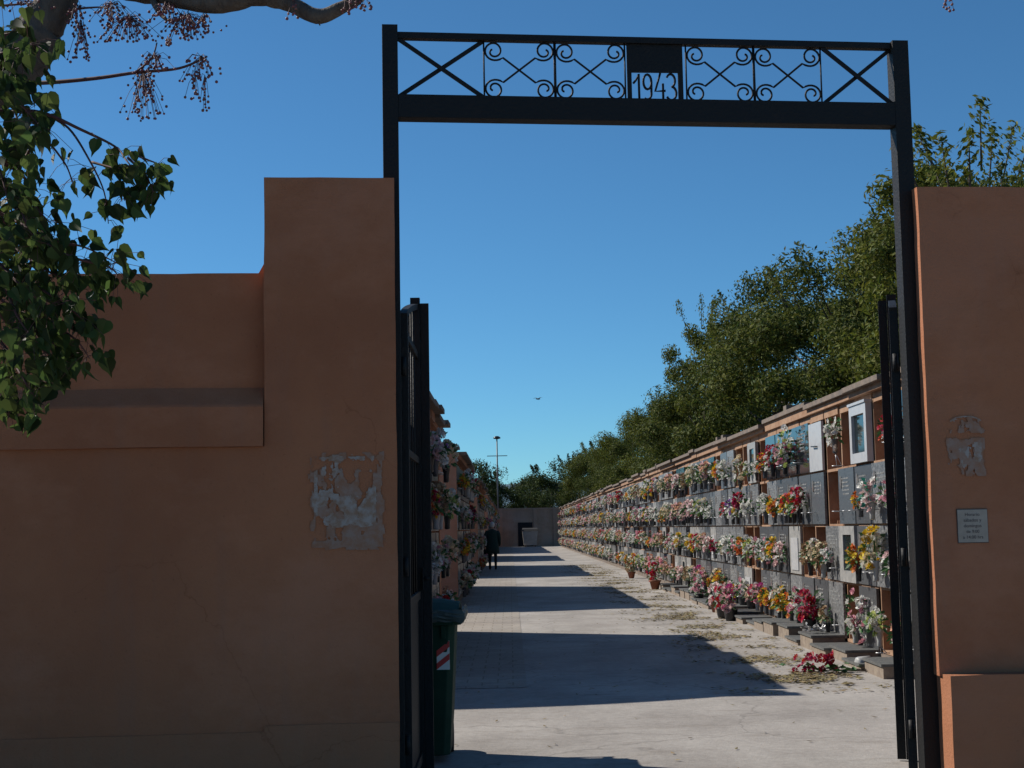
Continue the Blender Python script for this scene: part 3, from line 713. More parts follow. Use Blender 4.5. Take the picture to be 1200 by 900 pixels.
# hand placed near the gate: (k, row, y offset, palette, vase, size, dz, tall)
HB = [(0,0,.4,2,None,1,0,0),(0,1,.45,12,None,1,0,0),(0,2,.4,1,None,1,0,0),(0,3,.3,7,None,1,0,0),
 (1,1,.45,16,None,1.05,.02,.05),(1,2,.40,3,None,1.25,.05,.05),(1,3,.35,0,'vase_white',1,.05,0),
 (2,1,.15,5,None,.7,.05,0),(2,2,.35,5,None,1.05,.02,0),(2,3,.40,12,'vase_dark',1.15,.0,.12),(2,3,.62,14,'vase_white',.8,0,0),
 (3,0,.45,13,'vase_grey',1,.13,.06),
 (4,2,.55,8,None,1,.0,.02),(4,2,.3,16,'vase_dark',.7,.08,0),(4,3,.45,8,None,.8,0,0),
 (5,2,.5,8,'vase_dark',1,.0,.02),(5,2,.2,4,'vase_grey',.9,.1,0),(5,3,.15,13,'vase_grey',.9,.05,.1),
 (6,1,.3,2,'vase_dark',1.1,0,.02),(6,1,.68,0,None,.8,0,.0),
 (7,0,.45,6,'vase_dark',1.1,0,0),(7,0,.12,0,'vase_dark',1.0,.12,.18),(7,1,.5,3,'vase_grey',1,0,0),(7,1,.15,15,'vase_dark',1,0,0),
 (6,3,.6,12,'vase_dark',1.05,0,.05),(7,3,.3,5,'vase_grey',.9,0,.04),(8,3,.05,10,'vase_dark',1,0,0),(8,3,.45,3,'vase_grey',1.1,0,.04),
 (8,0,.5,2,'vase_dark',1,0,.05),(8,1,.5,10,'vase_grey',1,0,0),(8,2,.2,1,None,1,0,.06),(8,2,.6,10,None,1,.05,.03),
 (9,0,.4,15,None,1,0,0),(9,1,.4,13,'vase_grey',1.05,0,0),(9,2,.3,12,'vase_dark',1,0,.05),(9,2,.65,3,None,.9,0,0),(9,3,.3,10,None,1,0,.0),(9,3,.65,5,None,.9,0,0),
 (10,2,.4,12,None,1,0,.05),(10,3,.3,6,None,1.05,0,0),(10,3,.65,2,'vase_white',1,0,0),
 (11,1,.4,13,None,1.05,0,0),(11,2,.4,0,None,1.1,0,.05),(11,3,.4,14,'pot',1,0,0),(12,0,.3,4,None,1,-.1,.15),(12,1,.4,11,None,1.1,.1,0),(12,1,.7,3,None,.9,0,0),(12,2,.4,5,None,1,.05,0),(12,3,.4,12,'pot',1.1,0,0),
 (13,1,.4,9,None,1.1,0,0),(13,2,.4,12,None,1,0,0),(14,0,.4,13,None,1.1,0,.05),(14,1,.4,2,None,1,0,0)]
used = set(); count = 0; NR = 246; stuff = MB()
for (k, q, oy, pal, vase, size, dz, tall) in HB:
    used.add((k, q)); e = bq(pal, (k+q) % 3, vase, size, tall)
    pos = ', nearer one' if oy < .3 else (', farther one' if oy > .55 else '')
    bqo = put_bouquet(e, (3.905, Y00+k*PITCH+oy, ZB0+(3-q)*RH+.03+dz), R.uniform(-.3, .3), f"{PAL[pal][0]} bouquet, {VW[e['vase']]}, {ROWN[q]} row, {ordinal(k+1)} column from gate{pos}"); count += 1
    if not kind_at(k, q) and dz > .04:      # stands raised in the open cell on a wire stand
        sb = MB(); zz = -(dz+.018)/(1 if size is None else 1); sb.tube([(-.1, 0, .01), (-.03, 0, zz)], .005, 'silver', 5); sb.tube([(-.1, 0, .01), (-.09, 0, zz)], .004, 'silver', 5); sb.tube([(-.145+.09*t, .0, zz+.004) for t in (0, .5, 1, 1.6)], .005, 'silver', 5); sb.build('stand', bqo)
for k in range(10, 124):
    for q in range(4):
        if (k, q) in used: continue
        rr = random.Random(k*13+q*101); n = rr.choice((0, 1, 1, 2, 2, 2)) if kind_at(k, q) else rr.choice((0, 0, 1))
        if q == 0 and rr.random() < .25: n = min(n, 1)
        for i in range(n):
            pal = rr.choices(range(len(PAL)), WEIGHT)[0]; e = bq(pal, rr.randrange(2), None, 1)
            oy = (.22 + .36*i if n == 2 else .4) + rr.uniform(-.06, .06); s = rr.uniform(.72, 1.35)
            loc = (3.90, Y00+k*PITCH+oy, ZB0+(3-q)*RH+.02+rr.uniform(-.01, .05)); rz = rr.uniform(-.4, .4)
            pos = '' if n < 2 else (', nearer one' if i == 0 else ', farther one')
            if count < NR:
                put_bouquet(e, loc, rz, f"{PAL[pal][0]} bouquet, {VW[e['vase']]}, {ROWN[q]} row, {ordinal(k+1)} column from gate{pos}", k < 30, sc_=s); count += 1
            else:
                stuff.join(e['mb'], Matrix.Translation(loc) @ Matrix.Rotation(rz, 4, 'Z') @ Matrix.Scale(s, 4))
# extra potted flowers on the ground along the foot of the wall
ground_pots = [(3.55, 25.2, 'terra', 1, 1.3), (3.45, 22.9, 'pot', 6, 1.3), (3.4, 23.5, 'pot', 2, 1.2), (3.62, 28.2, 'pot', 12, 1.2), (3.45, 34.6, 'terra', 2, 1.5), (3.5, 42.2, 'terra', 8, 1.3)]
gl = ['pale pink flowers in a terracotta pot on the floor by the niches', 'deep pink flowers spilling from a black pot on the floor', 'red and white flowers in a black floor pot beside deep pink ones', 'pink and white flowers in a black pot standing on the alley edge',
      'large red and white bouquet in a terracotta pot on the floor', 'dried flowers in a terracotta floor pot far along the wall']
for (x, y, v, pal, s), l in zip(ground_pots, gl):
    put_bouquet(bq(pal, 1, v, 1, .02), (x+.1, y, .0), 0, l, True, 'flower pots on the floor', s)
# pot with poinsettia standing on the ledge, tinsel beside it
put_bouquet(bq(11, 0, 'pot', 1.35, .03), (3.78, Y00+5.15*PITCH, .12), .2, 'crimson bouquet in a wide black pot standing on a stone ledge', True, None)
# fallen red bouquet lying on the ground
fb = root('fallen_bouquet', (3.06, 14.72, .0), 'crimson artificial flowers lying on the ground by the stone ledges', 'bouquet')
rr = random.Random(5); b = MB(); l = MB()
for i in range(26):
    blossom(b, (rr.gauss(0, .05) - (.10 if i % 2 else -.09), rr.gauss(0, .05), rr.uniform(.03, .19)), rr.uniform(.04, .055), 'f_crimson' if i % 3 else 'f_red', rr)
b.build('blossoms', fb)
for i in range(60):
    th = rr.uniform(0, 6.28); leafq(l, (rr.gauss(.12, .18), rr.gauss(0, .08), rr.uniform(.01, .09)), Vector((math.cos(th), math.sin(th), .3)), .09, .02, 'fgreen', rr)
for i in range(9):
    a = rr.uniform(-.6, .6); l.tube([(.05, 0, .03), (.45+rr.uniform(0, .15), a*.4, .015)], .004, 'bark', 4)
l.build('leaves', fb)
b = MB(); b.lathe([(.05, 0), (.07, .02), (.06, .16), (.05, .16)], (0, 0, 0), 'vase_white', 10)
o = b.build('tipped_cup'); o.location = (3.52, 15.05, .055); o.rotation_euler = (0, 1.45, .3); tag(o, 'white plastic cup tipped over beside the fallen crimson flowers', 'cup')
b = MB(); rr = random.Random(2)
for i in range(50): leafq(b, (rr.gauss(0, .06), rr.gauss(0, .05), .01 + rr.uniform(0, .07)), Vector((rr.uniform(-1,1), rr.uniform(-1,1), rr.uniform(0,1))), .07, .02, 'silver', rr)
o = b.build('crumpled_foil'); o.location = (3.62, 17.6, .19); tag(o, 'crumpled silver foil on a stone ledge near the black pot', 'foil')

# bouquets on the shaded side
cl = 0
for bi, (a, c) in enumerate(LB):
    n = int((c-a)/PITCH); off = (c-a-n*PITCH)/2
    ycols = [a + off + (k+.5)*PITCH for k in range(n)]
    for k, y in enumerate(ycols):
        for q in range(4):
            rr = random.Random(bi*1000+k*11+q)
            if rr.random() < .1 or y < 16.5: continue
            pal = rr.choices(range(len(PAL)), WEIGHT)[0]; e = bq(pal, rr.randrange(2), None, 1)
            loc = (-1.05, y+rr.uniform(-.15, .15), ZB0+(3-q)*RH+.03); s = rr.uniform(1.05, 1.45) if y < 36 else rr.uniform(.85, 1.1); rz = math.pi+rr.uniform(-.3, .3)
            if bi < 2 and cl < 44:
                put_bouquet(e, loc, rz, f"{PAL[pal][0]} bouquet, {ROWN[q]} row, {ordinal(k+1)} column of {'nearest' if bi == 0 else 'second'} shaded block", bi == 0, sc_=s, group='bouquets on the shaded niche blocks'); cl += 1
            else: stuff.join(e['mb'], Matrix.Translation(loc) @ Matrix.Rotation(rz, 4, 'Z') @ Matrix.Scale(s, 4))
tag(stuff.build('distant_bouquets'), 'mass of small mixed bouquets on the niches towards the end wall', 'bouquets', kind='stuff')

# ------------------------------------------------------------------ leaf litter
b = MB(); rr = random.Random(12); n = 0
while n < 9500:
    y = 13 + 46*rr.random()**1.3; x = rr.gauss(2.85 - .004*(y-14), .40)
    if x > 3.46 or x < 1.5: continue
    d = noise.noise(Vector((x*1.3+y*.25, y*.95, 3))) + .35*noise.noise(Vector((x*5, y*3, 1)))
    if d < .12 and rr.random() > .045: continue
    n += 1; a = rr.uniform(0, 6.28); ln = rr.uniform(.02, .05); wd = ln*.35; t = rr.uniform(-.01, .012)
    u = Vector((math.cos(a), math.sin(a), 0))*ln; v = Vector((-math.sin(a), math.cos(a), 0))*wd; p = Vector((x, y, .006 + rr.random()*.014))
    b.poly([p-u, p-v+Vector((0,0,t*.6)), p+u+Vector((0,0,abs(t))), p+v+Vector((0,0,.004))], 'litter')
for i in range(260):
    y = rr.uniform(9, 40); x = rr.uniform(-.8, 3.3); a = rr.uniform(0, 6.28); ln = rr.uniform(.012, .03)
    u = Vector((math.cos(a), math.sin(a), 0))*ln; v = Vector((-math.sin(a), math.cos(a), 0))*ln*.4; p = Vector((x, y, .008))
    b.poly([p-u, p-v, p+u+Vector((0,0,.008)), p+v], 'litter')
tag(b.build('leaf_litter'), 'drifts of dry fallen leaves on the concrete', 'fallen leaves', kind='stuff')

# ------------------------------------------------------------------ wheelie bin
wb = root('wheelie_bin', (-.615, 9.78, 0), 'dark green wheeled rubbish bin with red and white reflector', 'rubbish bin')
b = MB(); prof = [(.20, .24, .05), (.215, .265, .3), (.245, .30, .9), (.25, .305, .93)]
vs = []
for hx, hy, z in prof:
    c_ = .04
    vs += [(-hx+c_,-hy,z),(hx-c_,-hy,z),(hx,-hy+c_,z),(hx,hy-c_,z),(hx-c_,hy,z),(-hx+c_,hy,z),(-hx,hy-c_,z),(-hx,-hy+c_,z)]
b.add(vs, [(i*8+k, i*8+(k+1)%8, (i+1)*8+(k+1)%8, (i+1)*8+k) for i in range(3) for k in range(8)] + [tuple(range(8))[::-1]], 'bin'); b.build('body', wb, .006)
b = MB(); vs = []
for hx, hy, z in ((.285, .34, .885), (.285, .34, .955), (.24, .29, .955), (.24, .29, .885)):
    c_ = .05; vs += [(-hx+c_,-hy,z),(hx-c_,-hy,z),(hx,-hy+c_,z),(hx,hy-c_,z),(hx-c_,hy,z),(-hx+c_,hy,z),(-hx,hy-c_,z),(-hx,-hy+c_,z)]
b.add(vs, [(i*8+k, i*8+(k+1)%8, ((i+1)%4)*8+(k+1)%8, ((i+1)%4)*8+k) for i in range(4) for k in range(8)], 'bin'); b.build('rim', wb, .004)
for x in (-.17, -.06, .06, .17):
    b = MB(); b.box(x-.012, x+.012, -.325, -.275, .80, .884, 'bin'); b.build('rib', wb)
b = MB(); vs = []; nn = 8
for i in range(nn+1):
    t = i/nn; z = .96 + .065*math.sin(math.pi*t)
    vs += [(-.27, -.35+.70*t, z-.01*(1-t)), (-.15, -.35+.7*t, z+.018), (.15, -.35+.7*t, z+.018), (.27, -.35+.7*t, z-.01*(1-t)), (.27, -.35+.7*t, .957), (-.27, -.35+.7*t, .957)]
b.add(vs, [(i*6+k, i*6+(k+1)%6, (i+1)*6+(k+1)%6, (i+1)*6+k) for i in range(nn) for k in range(6)] + [(5,4,3,2,1,0), tuple(nn*6+k for k in range(6))], 'bin'); b.build('lid', wb)
b = MB(); b.tube([(-.22, .40, .92), (.22, .40, .92)], .016, 'bin', 8); b.bar((-.2, .33, .9), (-.2, .4, .92), .03, .03, 'bin'); b.bar((.2, .33, .9), (.2, .4, .92), .03, .03, 'bin'); b.build('handle', wb)
for s in (-1, 1):
    b = MB(); b.tube([(s*.15, .27, .1), (s*.205, .27, .1)], .1, 'rubber', 18); b.build('wheel', wb)
rf = MB(); rf.box(.125, .208, -.289, -.268, .60, .785, 'white_refl')
ro = rf.build('reflector', wb)
ro.rotation_euler = (0, 0, 0)
b = MB()
for z in (.62, .70):
    b.poly([(.125, -.292, z-.018), (.208, -.292, z+.045), (.208, -.292, z+.085), (.125, -.292, z+.022)], 'red_refl')
b.build('red_stripes', ro)
# crumpled bin liner hanging over the rim
b = MB(); rr = random.Random(8); vs = []; nu, nv = 22, 7
for i in range(nu+1):
    t = i/nu
    if t < .5: x, y = -.28 + 1.14*t, -.352
    else: x, y = .292, -.352 + 1.3*(t-.5)
    for j in range(nv+1):
        q = j/nv; o = .012*noise.noise(Vector((i*.7, j*.8, 2))) + .014*q*(1-q)*4
        z = .985 - (.075+.04*abs(noise.noise(Vector((i*.5, 4, 1)))))*q + .01*noise.noise(Vector((i, j, 5)))
        n_ = Vector((0, -1, 0)) if t < .5 else Vector((1, 0, 0)); p = Vector((x, y, z)) + n_*(o+.004)
        vs.append(p)
b.add(vs, [(i*(nv+1)+j, (i+1)*(nv+1)+j, (i+1)*(nv+1)+j+1, i*(nv+1)+j+1) for i in range(nu) for j in range(nv)], 'bag', False)
bo = b.build('bin_liner', wb)
sm = bo.modifiers.new('s', 'SOLIDIFY'); sm.thickness = .002

# ------------------------------------------------------------------ person (back view, standing)
pr = root('person', (-.66, 52.8, 0), 'grey haired person in a long dark green coat walking away along the shaded side', 'person')
def skin_figure(name, verts, edges, radii, m, parent, sub=2):
    me = bpy.data.meshes.new(name); me.from_pydata(verts, edges, []); o = bpy.data.objects.new(name, me); C.objects.link(o)
    md = o.modifiers.new('skin', 'SKIN'); 
    for i, r_ in enumerate(radii): me.skin_vertices[0].data[i].radius = (r_, r_) if not isinstance(r_, tuple) else r_
    me.skin_vertices[0].data[0].use_root = True
    s = o.modifiers.new('sub', 'SUBSURF'); s.levels = sub; s.render_levels = sub
    dg = bpy.context.evaluated_depsgraph_get(); me2 = bpy.data.meshes.new_from_object(o.evaluated_get(dg)); bpy.data.objects.remove(o)
    return me2
V_ = [(0,0,.93),(0,.0,1.12),(0,.0,1.32),(0,-.01,1.44),(0,0,1.50),(0,.03,1.60),(0,.02,1.70),
      (-.09,0,.88),(-.10,.03,.48),(-.10,.02,.09),(-.10,.14,.04),
      (.09,0,.88),(.11,-.06,.48),(.11,-.12,.10),(.11,-.02,.04),
      (-.18,0,1.40),(-.25,-.02,1.14),(-.26,.06,.92),(-.26,.09,.83),
      (.18,0,1.40),(.25,-.02,1.14),(.25,.10,.94),(.25,.14,.86)]
E_ = [(0,1),(1,2),(2,3),(3,4),(4,5),(5,6),(0,7),(7,8),(8,9),(9,10),(0,11),(11,12),(12,13),(13,14),(3,15),(15,16),(16,17),(17,18),(3,19),(19,20),(20,21),(21,22)]
RD = [.14,.125,.15,.10,.055,.085,.075,.095,.06,.045,.04,.095,.06,.045,.04,.062,.045,.035,.032,.062,.045,.035,.032]
me = skin_figure('body', V_, E_, RD, 'skin', pr)
for m in ('skin', 'trouser'): me.materials.append(M[m])
for p in me.polygons: p.material_index = 1 if p.center.z < .95 else 0; p.use_smooth = True
inst('body', me, pr)
b = MB(); vs = []; rings = [(.60,.255,.20),(.80,.24,.185),(1.0,.215,.165),(1.2,.21,.155),(1.36,.225,.145),(1.44,.17,.12),(1.49,.08,.08)]; sg = 20
for z, rx, ry in rings:
    for k in range(sg):
        a = 2*math.pi*k/sg; w_ = 1+.035*math.sin(5*a)*(1.45-z); vs.append((rx*math.cos(a)*w_, ry*math.sin(a)*w_, z))
b.add(vs, [(i*sg+k, i*sg+(k+1)%sg, (i+1)*sg+(k+1)%sg, (i+1)*sg+k) for i in range(len(rings)-1) for k in range(sg)] + [tuple(range(sg))[::-1]], 'coat', True)
for s in (-1, 1):
    yy = .06 if s < 0 else .1
    b.tube([(s*.17, 0, 1.41), (s*.235, -.01, 1.27), (s*.255, -.02, 1.13), (s*.258, yy, .93)], [.07, .072, .062, .05], 'coat', 10)
b.build('coat', pr)
b = MB(); vs = []
for i in range(7):
    ph = math.pi*i/8
    for k in range(14):
        a = 2*math.pi*k/14; vs.append((.095*math.sin(ph)*math.cos(a), .01+.105*math.sin(ph)*math.sin(a), 1.635+.118*math.cos(ph)))
b.add(vs, [(i*14+k, i*14+(k+1)%14, (i+1)*14+(k+1)%14, (i+1)*14+k) for i in range(6) for k in range(14)], 'hair', True)
b.build('hair', pr)
hb = root('shoulder_bag', (-.945, 52.88, .50), 'black bag hanging from the hand of the person in the green coat', 'bag')
b = MB(); b.add([(-.06,-.15,0),(.06,-.15,0),(.06,.15,0),(-.06,.15,0),(-.03,-.13,.27),(.03,-.13,.27),(.03,.13,.27),(-.03,.13,.27)], [(0,3,2,1),(0,1,5,4),(1,2,6,5),(2,3,7,6),(3,0,4,7),(4,5,6,7)], 'trouser'); b.build('body', hb, .02)
b = MB(); b.tube([(0, -.1+.2*i/8, .26+.09*math.sin(math.pi*i/8)) for i in range(9)], .008, 'trouser', 6); b.build('strap', hb)

# ------------------------------------------------------------------ trees behind the niches
def crown_mb(seed, rx, rz, nleaf, size, m1, m2, lumps=30, ry=None):
    rr = random.Random(seed); b = MB(); ry = ry or rx; cl_ = []
    for i in range(lumps):
        th = rr.uniform(0, 6.283); c = rr.uniform(-.85, 1); s = math.sqrt(1-c*c); q = rr.uniform(.45, 1.0) if i % 4 else rr.uniform(.98, 1.16)
        cl_.append((Vector((rx*s*math.cos(th)*q, ry*s*math.sin(th)*q, rz*c*q)), rr.uniform(.30, .54)*rx*.75))
    for i in range(nleaf):
        c, r_ = cl_[rr.randrange(lumps)]
        d = Vector((rr.gauss(0, 1), rr.gauss(0, 1), rr.gauss(0, 1))).normalized()
        q = rr.uniform(.3, 1.05) if rr.random() < .95 else rr.uniform(1, 1.16)
        p = c + Vector((d.x, d.y, d.z*.8))*r_*q
        n_ = (d + Vector((rr.gauss(0, .7), rr.gauss(0, .7), rr.gauss(0, .7)))).normalized(); u = n_.orthogonal().normalized()
        u = (Matrix.Rotation(rr.uniform(0, 6.28), 3, n_) @ u); v = n_.cross(u); s = size*rr.uniform(.6, 1.25)
        b.poly([p-u*s, p+v*s*.42+n_*s*.12, p+u*s, p-v*s*.42+n_*s*.12], m1 if rr.random() < .6 else m2)
    # a few upright sprays that break the outline
    for k in range(6):
        th = rr.uniform(0, 6.28); p0 = Vector((rx*.6*math.cos(th), ry*.6*math.sin(th), rz*.85)); d = Vector((math.cos(th)*.4, math.sin(th)*.4, 1)).normalized()
        b.tube([p0 - d*rz*.3, p0, p0 + d*rz*.22], [.02, .012, .003], 'bark', 4)
        for j in range(110):
            t = rr.uniform(-.9, 1) if j % 2 else rr.random(); p = p0 + d*t*rz*.24 + Vector((rr.gauss(0, .085), rr.gauss(0, .085), rr.gauss(0, .06)))*(1.3-.9*abs(t))
            n_ = Vector((rr.gauss(0, 1), rr.gauss(0, 1), rr.gauss(0, 1))).normalized(); u = n_.orthogonal().normalized(); v = n_.cross(u); s = size*rr.uniform(.6, 1.1)
            b.poly([p-u*s, p+v*s*.4, p+u*s, p-v*s*.4], m1)
    return b
def trunk_mb(seed, h, r0, spread):
    rr = random.Random(seed); b = MB(); lean = (rr.uniform(-.2, .2), rr.uniform(-.2, .2))
    b.tube([(lean[0]*(i/6)**2, lean[1]*(i/6)**2, h*i/6) for i in range(7)], [r0*(1.25-.9*i/6) for i in range(7)], 'bark', 9)
    for i in range(8):
        z = h*(.35+.07*i); th = rr.uniform(0, 6.28); L = spread*rr.uniform(.5, .95)
        b.tube([(lean[0]*(z/h)**2 + math.cos(th)*L*t, lean[1]*(z/h)**2 + math.sin(th)*L*t, z + L*.9*t**.8) for t in (0, .3, .65, 1)], [r0*.5, r0*.36, r0*.22, r0*.08], 'bark', 6)
    return b
CR = [crown_mb(s, 2.2, 3.1, 42000, .056, a, c).mesh('crown') for s, a, c in ((1, 'leaf', 'leaf2'), (2, 'leaf2', 'leaf'), (3, 'leaf', 'leaf_pale'), (4, 'leaf2', 'leaf'))]
CRF = [crown_mb(s, 2.6, 3.0, 9000, .11, 'leaf_far', 'leaf2').mesh('crown') for s in (11, 12)]
CRS = crown_mb(21, 1.3, 1.9, 8000, .058, 'leaf_pale', 'leaf', 16).mesh('crown')
TR = [trunk_mb(s, 5.2, .17, 1.3).mesh('trunk') for s in (1, 2)]
TH = [(17.2, 6.2), (20.0, 6.5), (23.5, 7.2), (27.5, 7.2), (31.5, 7.7), (36.0, 7.9), (40.5, 7.6), (45.5, 7.3), (50.5, 7.0), (56, 7.1), (62, 6.9), (68, 7.2), (74.5, 7.2), (81, 6.9), (88, 7.3), (95, 7.2), (103, 7.8), (111, 7.7)]
desc = ['broad dense', 'dark rounded', 'olive tinted', 'tall dark', 'bushy', 'high crowned']
for i, (y, h) in enumerate(TH):
    rr = random.Random(i+50); x = 7.0 + rr.uniform(-.5, .5) + (.3 if i < 2 else 0)
    r = root('evergreen_tree', (x, y, 0), f'{desc[i % 6]} evergreen, {ordinal(i+1)} from the gate in the row behind the niche wall', 'tree', 'evergreen trees behind the niche wall', rr.uniform(0, 6.28))
    inst('trunk', TR[i % 2], r, scale=(1, 1, h/8)); s = h/8
    inst('crown', CR[(i*7) % 4], r, (0, 0, h - 3.75*s), (0, 0, rr.uniform(0, 6)), (s*rr.uniform(.95, 1.12), s*rr.uniform(.95, 1.12), s*rr.uniform(.95, 1.05)))
# lighter, looser trees
for (x, y, h, l) in ((7.0, 21.0, 7.35, 'loose yellow-green tree rising above the pillar with the notice'), (5.9, 18.2, 6.1, 'yellow-green tree just behind the pillar with the notice'), (6.0, 44.5, 8.35, 'slender sparse sapling standing out from the evergreen row against the sky')):
    r = root('slender_tree', (x, y, 0), l, 'tree'); inst('trunk', TR[1], r, scale=(.6, .6, h/7.6)); inst('crown', CRS, r, (0, 0, h-2.0), (0, 0, y), (1 if y < 40 else .75, 1 if y < 40 else .75, 1.05))
for i, (x, y, h) in enumerate([(-3.2, 124, 7.0), (-.8, 126, 6.6), (1.6, 130, 6.0), (3.6, 125, 6.9), (6.0, 128, 7.6), (8.5, 124, 8.2), (-6.5, 127, 6.8), (-10, 126, 7.2), (2.6, 138, 6.4), (11.5, 128, 8)]):
    rr = random.Random(i+90)
    r = root('background_tree', (x, y, 0), f'grey-green tree behind the end wall, {ordinal(i+1)} of the far clump', 'tree', 'trees behind the end wall', rr.uniform(0, 6))
    inst('trunk', TR[0], r, scale=(1, 1, h/8)); inst('crown', CRF[i % 2], r, (0, 0, h-3.2*.95), (0, 0, i), (.95, .95, .95*h/7))
# lamp mast with aerial bar
lm = root('lamp_mast', (-1.0, 121.5, 0), 'thin lamp mast with a cross bar rising behind the end wall', 'lamp mast')
b = MB(); b.tube([(0,0,0),(0,0,9.0)], [.08, .05], 'vase_grey', 8); b.build('pole', lm)
b = MB(); b.bar((-.85, 0, 7.55), (.85, 0, 7.55), .06, .06, 'vase_grey'); b.build('cross_bar', lm)
b = MB(); b.lathe([(.08, 0), (.30, .05), (.30, .16), (.12, .26)], (0,0,8.95), 'vase_dark', 10); b.build('lamp_head', lm)
# bird
bd = root('bird', (1.25, 60, 6.82), 'small dark bird gliding in the clear sky above the alley', 'bird')
b = MB(); b.lathe([(.004, -.11), (.018, -.07), (.03, 0), (.02, .06), (.006, .09)], (0, 0, 0), 'feather', 8)
o = b.build('body', bd); o.rotation_euler = (0, math.pi/2, .3)
for s in (-1, 1):
    b = MB(); vs = [(.03,0,0),(-.04,0,0),(-.05,s*.13,.05),(.035,s*.12,.055),(-.03,s*.25,.035)]
    vs2 = [(x, y, z+.006) for x, y, z in vs]; b.add(vs+vs2, [(0,1,2,3),(3,2,4),(8,7,6,5),(9,7,8),(0,3,8,5),(3,4,9,8),(4,2,7,9),(2,1,6,7)], 'feather'); o = b.build('wing', bd); o.rotation_euler = (0, 0, .9)

# ------------------------------------------------------------------ foreground trees at the street side
PX = 1700
def P(x, y, Y):      # builds the sprays at their own measured distances
    d = base.to_3x3() @ Vector(((x-600)/PX, (450-y)/PX, -1)); return Vector((0, 0, 1.5)) + d*(Y/d.y)
def smooth_pts(pts, n=6):
    pts = [Vector(p) for p in pts]; out = []
    for i in range(len(pts)-1):
        p0, p1, p2, p3 = pts[max(i-1,0)], pts[i], pts[i+1], pts[min(i+2, len(pts)-1)]
        for k in range(n):
            t = k/n; out.append(.5*((2*p1) + (p2-p0)*t + (2*p0-5*p1+4*p2-p3)*t*t + (-p0+3*p1-3*p2+p3)*t**3))
    return out + [pts[-1]]
def taper(n, a, c): return [a + (c-a)*i/(n-1) for i in range(n)]
bt = root('berry_tree', (-3.3, 6.3, 0), 'bare limbed tree with hanging bunches of dull red berries', 'tree')
def limb(name, pts, r0, r1, parent, m='bark', seg=10, rough=.0):
    pts = smooth_pts(pts); rs = taper(len(pts), r0, r1)
    if rough: rs = [r_*(1+rough*noise.noise(Vector((i*.45, r0*50, 0)))) for i, r_ in enumerate(rs)]
    b = MB(); b.tube(pts, rs, m, seg); o = b.build(name); o.parent = parent; o.matrix_parent_inverse = Matrix.Translation(-Vector(parent.location)); return pts
T0 = Vector((-3.3, 6.3, 0))
limb('trunk', [T0, T0+Vector((.05, 0, 1.3)), T0+Vector((.15, 0, 2.4)), T0+Vector((.5, -.1, 3.0)), P(20, 75, 6.2), P(45, 35, 6.2), P(66, 2, 6.2), P(95, -70, 6.2), P(120, -180, 6.2)], .17, .055, bt, rough=.15, seg=14)
limb('limb', [P(95, -70, 6.2), P(130, -22, 6.1), P(190, -8, 6.0), P(250, 3, 5.9), P(300, -4, 5.85), P(335, 2, 5.85), P(371, 19, 5.8), P(398, 10, 5.8), P(425, -6, 5.8), P(460, -45, 5.8)], .06, .017, bt, rough=.25)
limb('stub', [P(371, 18, 5.8), P(375, 30, 5.8)], .011, .002, bt)
limb('limb', [P(175, -10, 6.0), P(185, 12, 5.95), P(196, 24, 5.9)], .018, .006, bt)
limb('twig', [P(20, 95, 6.1), P(50, 97, 6.0), P(110, 92, 5.9), P(160, 85, 5.85), P(210, 80, 5.85), P(243, 66, 5.85)], .011, .004, bt, 'twig', 6)
limb('twig', [P(160, 84, 5.85), P(178, 68, 5.85), P(184, 50, 5.85)], .005, .003, bt, 'twig', 5)
limb('twig', [P(76, 14, 6.2), P(95, 10, 6.1), P(125, 8, 6.0)], .008, .003, bt, 'twig', 5)
limb('twig', [P(-40, 8, 6.2), P(10, 6, 6.2), P(48, 3, 6.2)], .006, .004, bt, 'twig', 5)
rr = random.Random(77)
def berries(cx, cy, w_, h_, n, Y):
    b = MB(); top = P(cx, cy, Y)
    for i in range(int(n*1.4)):
        q = rr.random(); p = P(cx + rr.gauss(0, w_*.6)*(.5+q), cy + h_*q + rr.uniform(-3, 3), Y + rr.gauss(0, .07)); b.ico(p, rr.uniform(.005, .0075), 'berry')
        if i % 2 == 0:
            mid = top.lerp(p, .6) + Vector((0, 0, .02)); b.tube([top, mid, p], .0012, 'twig', 3, False)
    o = b.build('berry_cluster'); o.parent = bt; o.matrix_parent_inverse = Matrix.Translation(-Vector(bt.location))
for a in [(150, 20, 26, 30, 85, 6.0), (130, 4, 18, 26, 50, 6.0), (218, 18, 24, 28, 95, 5.9), (195, 6, 20, 20, 45, 5.9), (95, 28, 12, 44, 45, 6.1), (90, 5, 14, 25, 30, 6.1), (168, 85, 18, 55, 75, 5.85), (180, 66, 18, 18, 40, 5.85), (198, 48, 5, 6, 9, 5.85), (235, 66, 16, 30, 34, 5.85), (240, 88, 4, 44, 16, 5.85), (228, 86, 4, 34, 10, 5.85), (345, 0, 6, 24, 12, 5.8), (420, -4, 16, 18, 26, 5.8), (405, 2, 6, 16, 10, 5.8), (35, 2, 26, 12, 22, 6.15), (240, 20, 12, 14, 20, 5.9), (1113, -4, 5, 16, 10, 5.9)]:
    berries(*a)

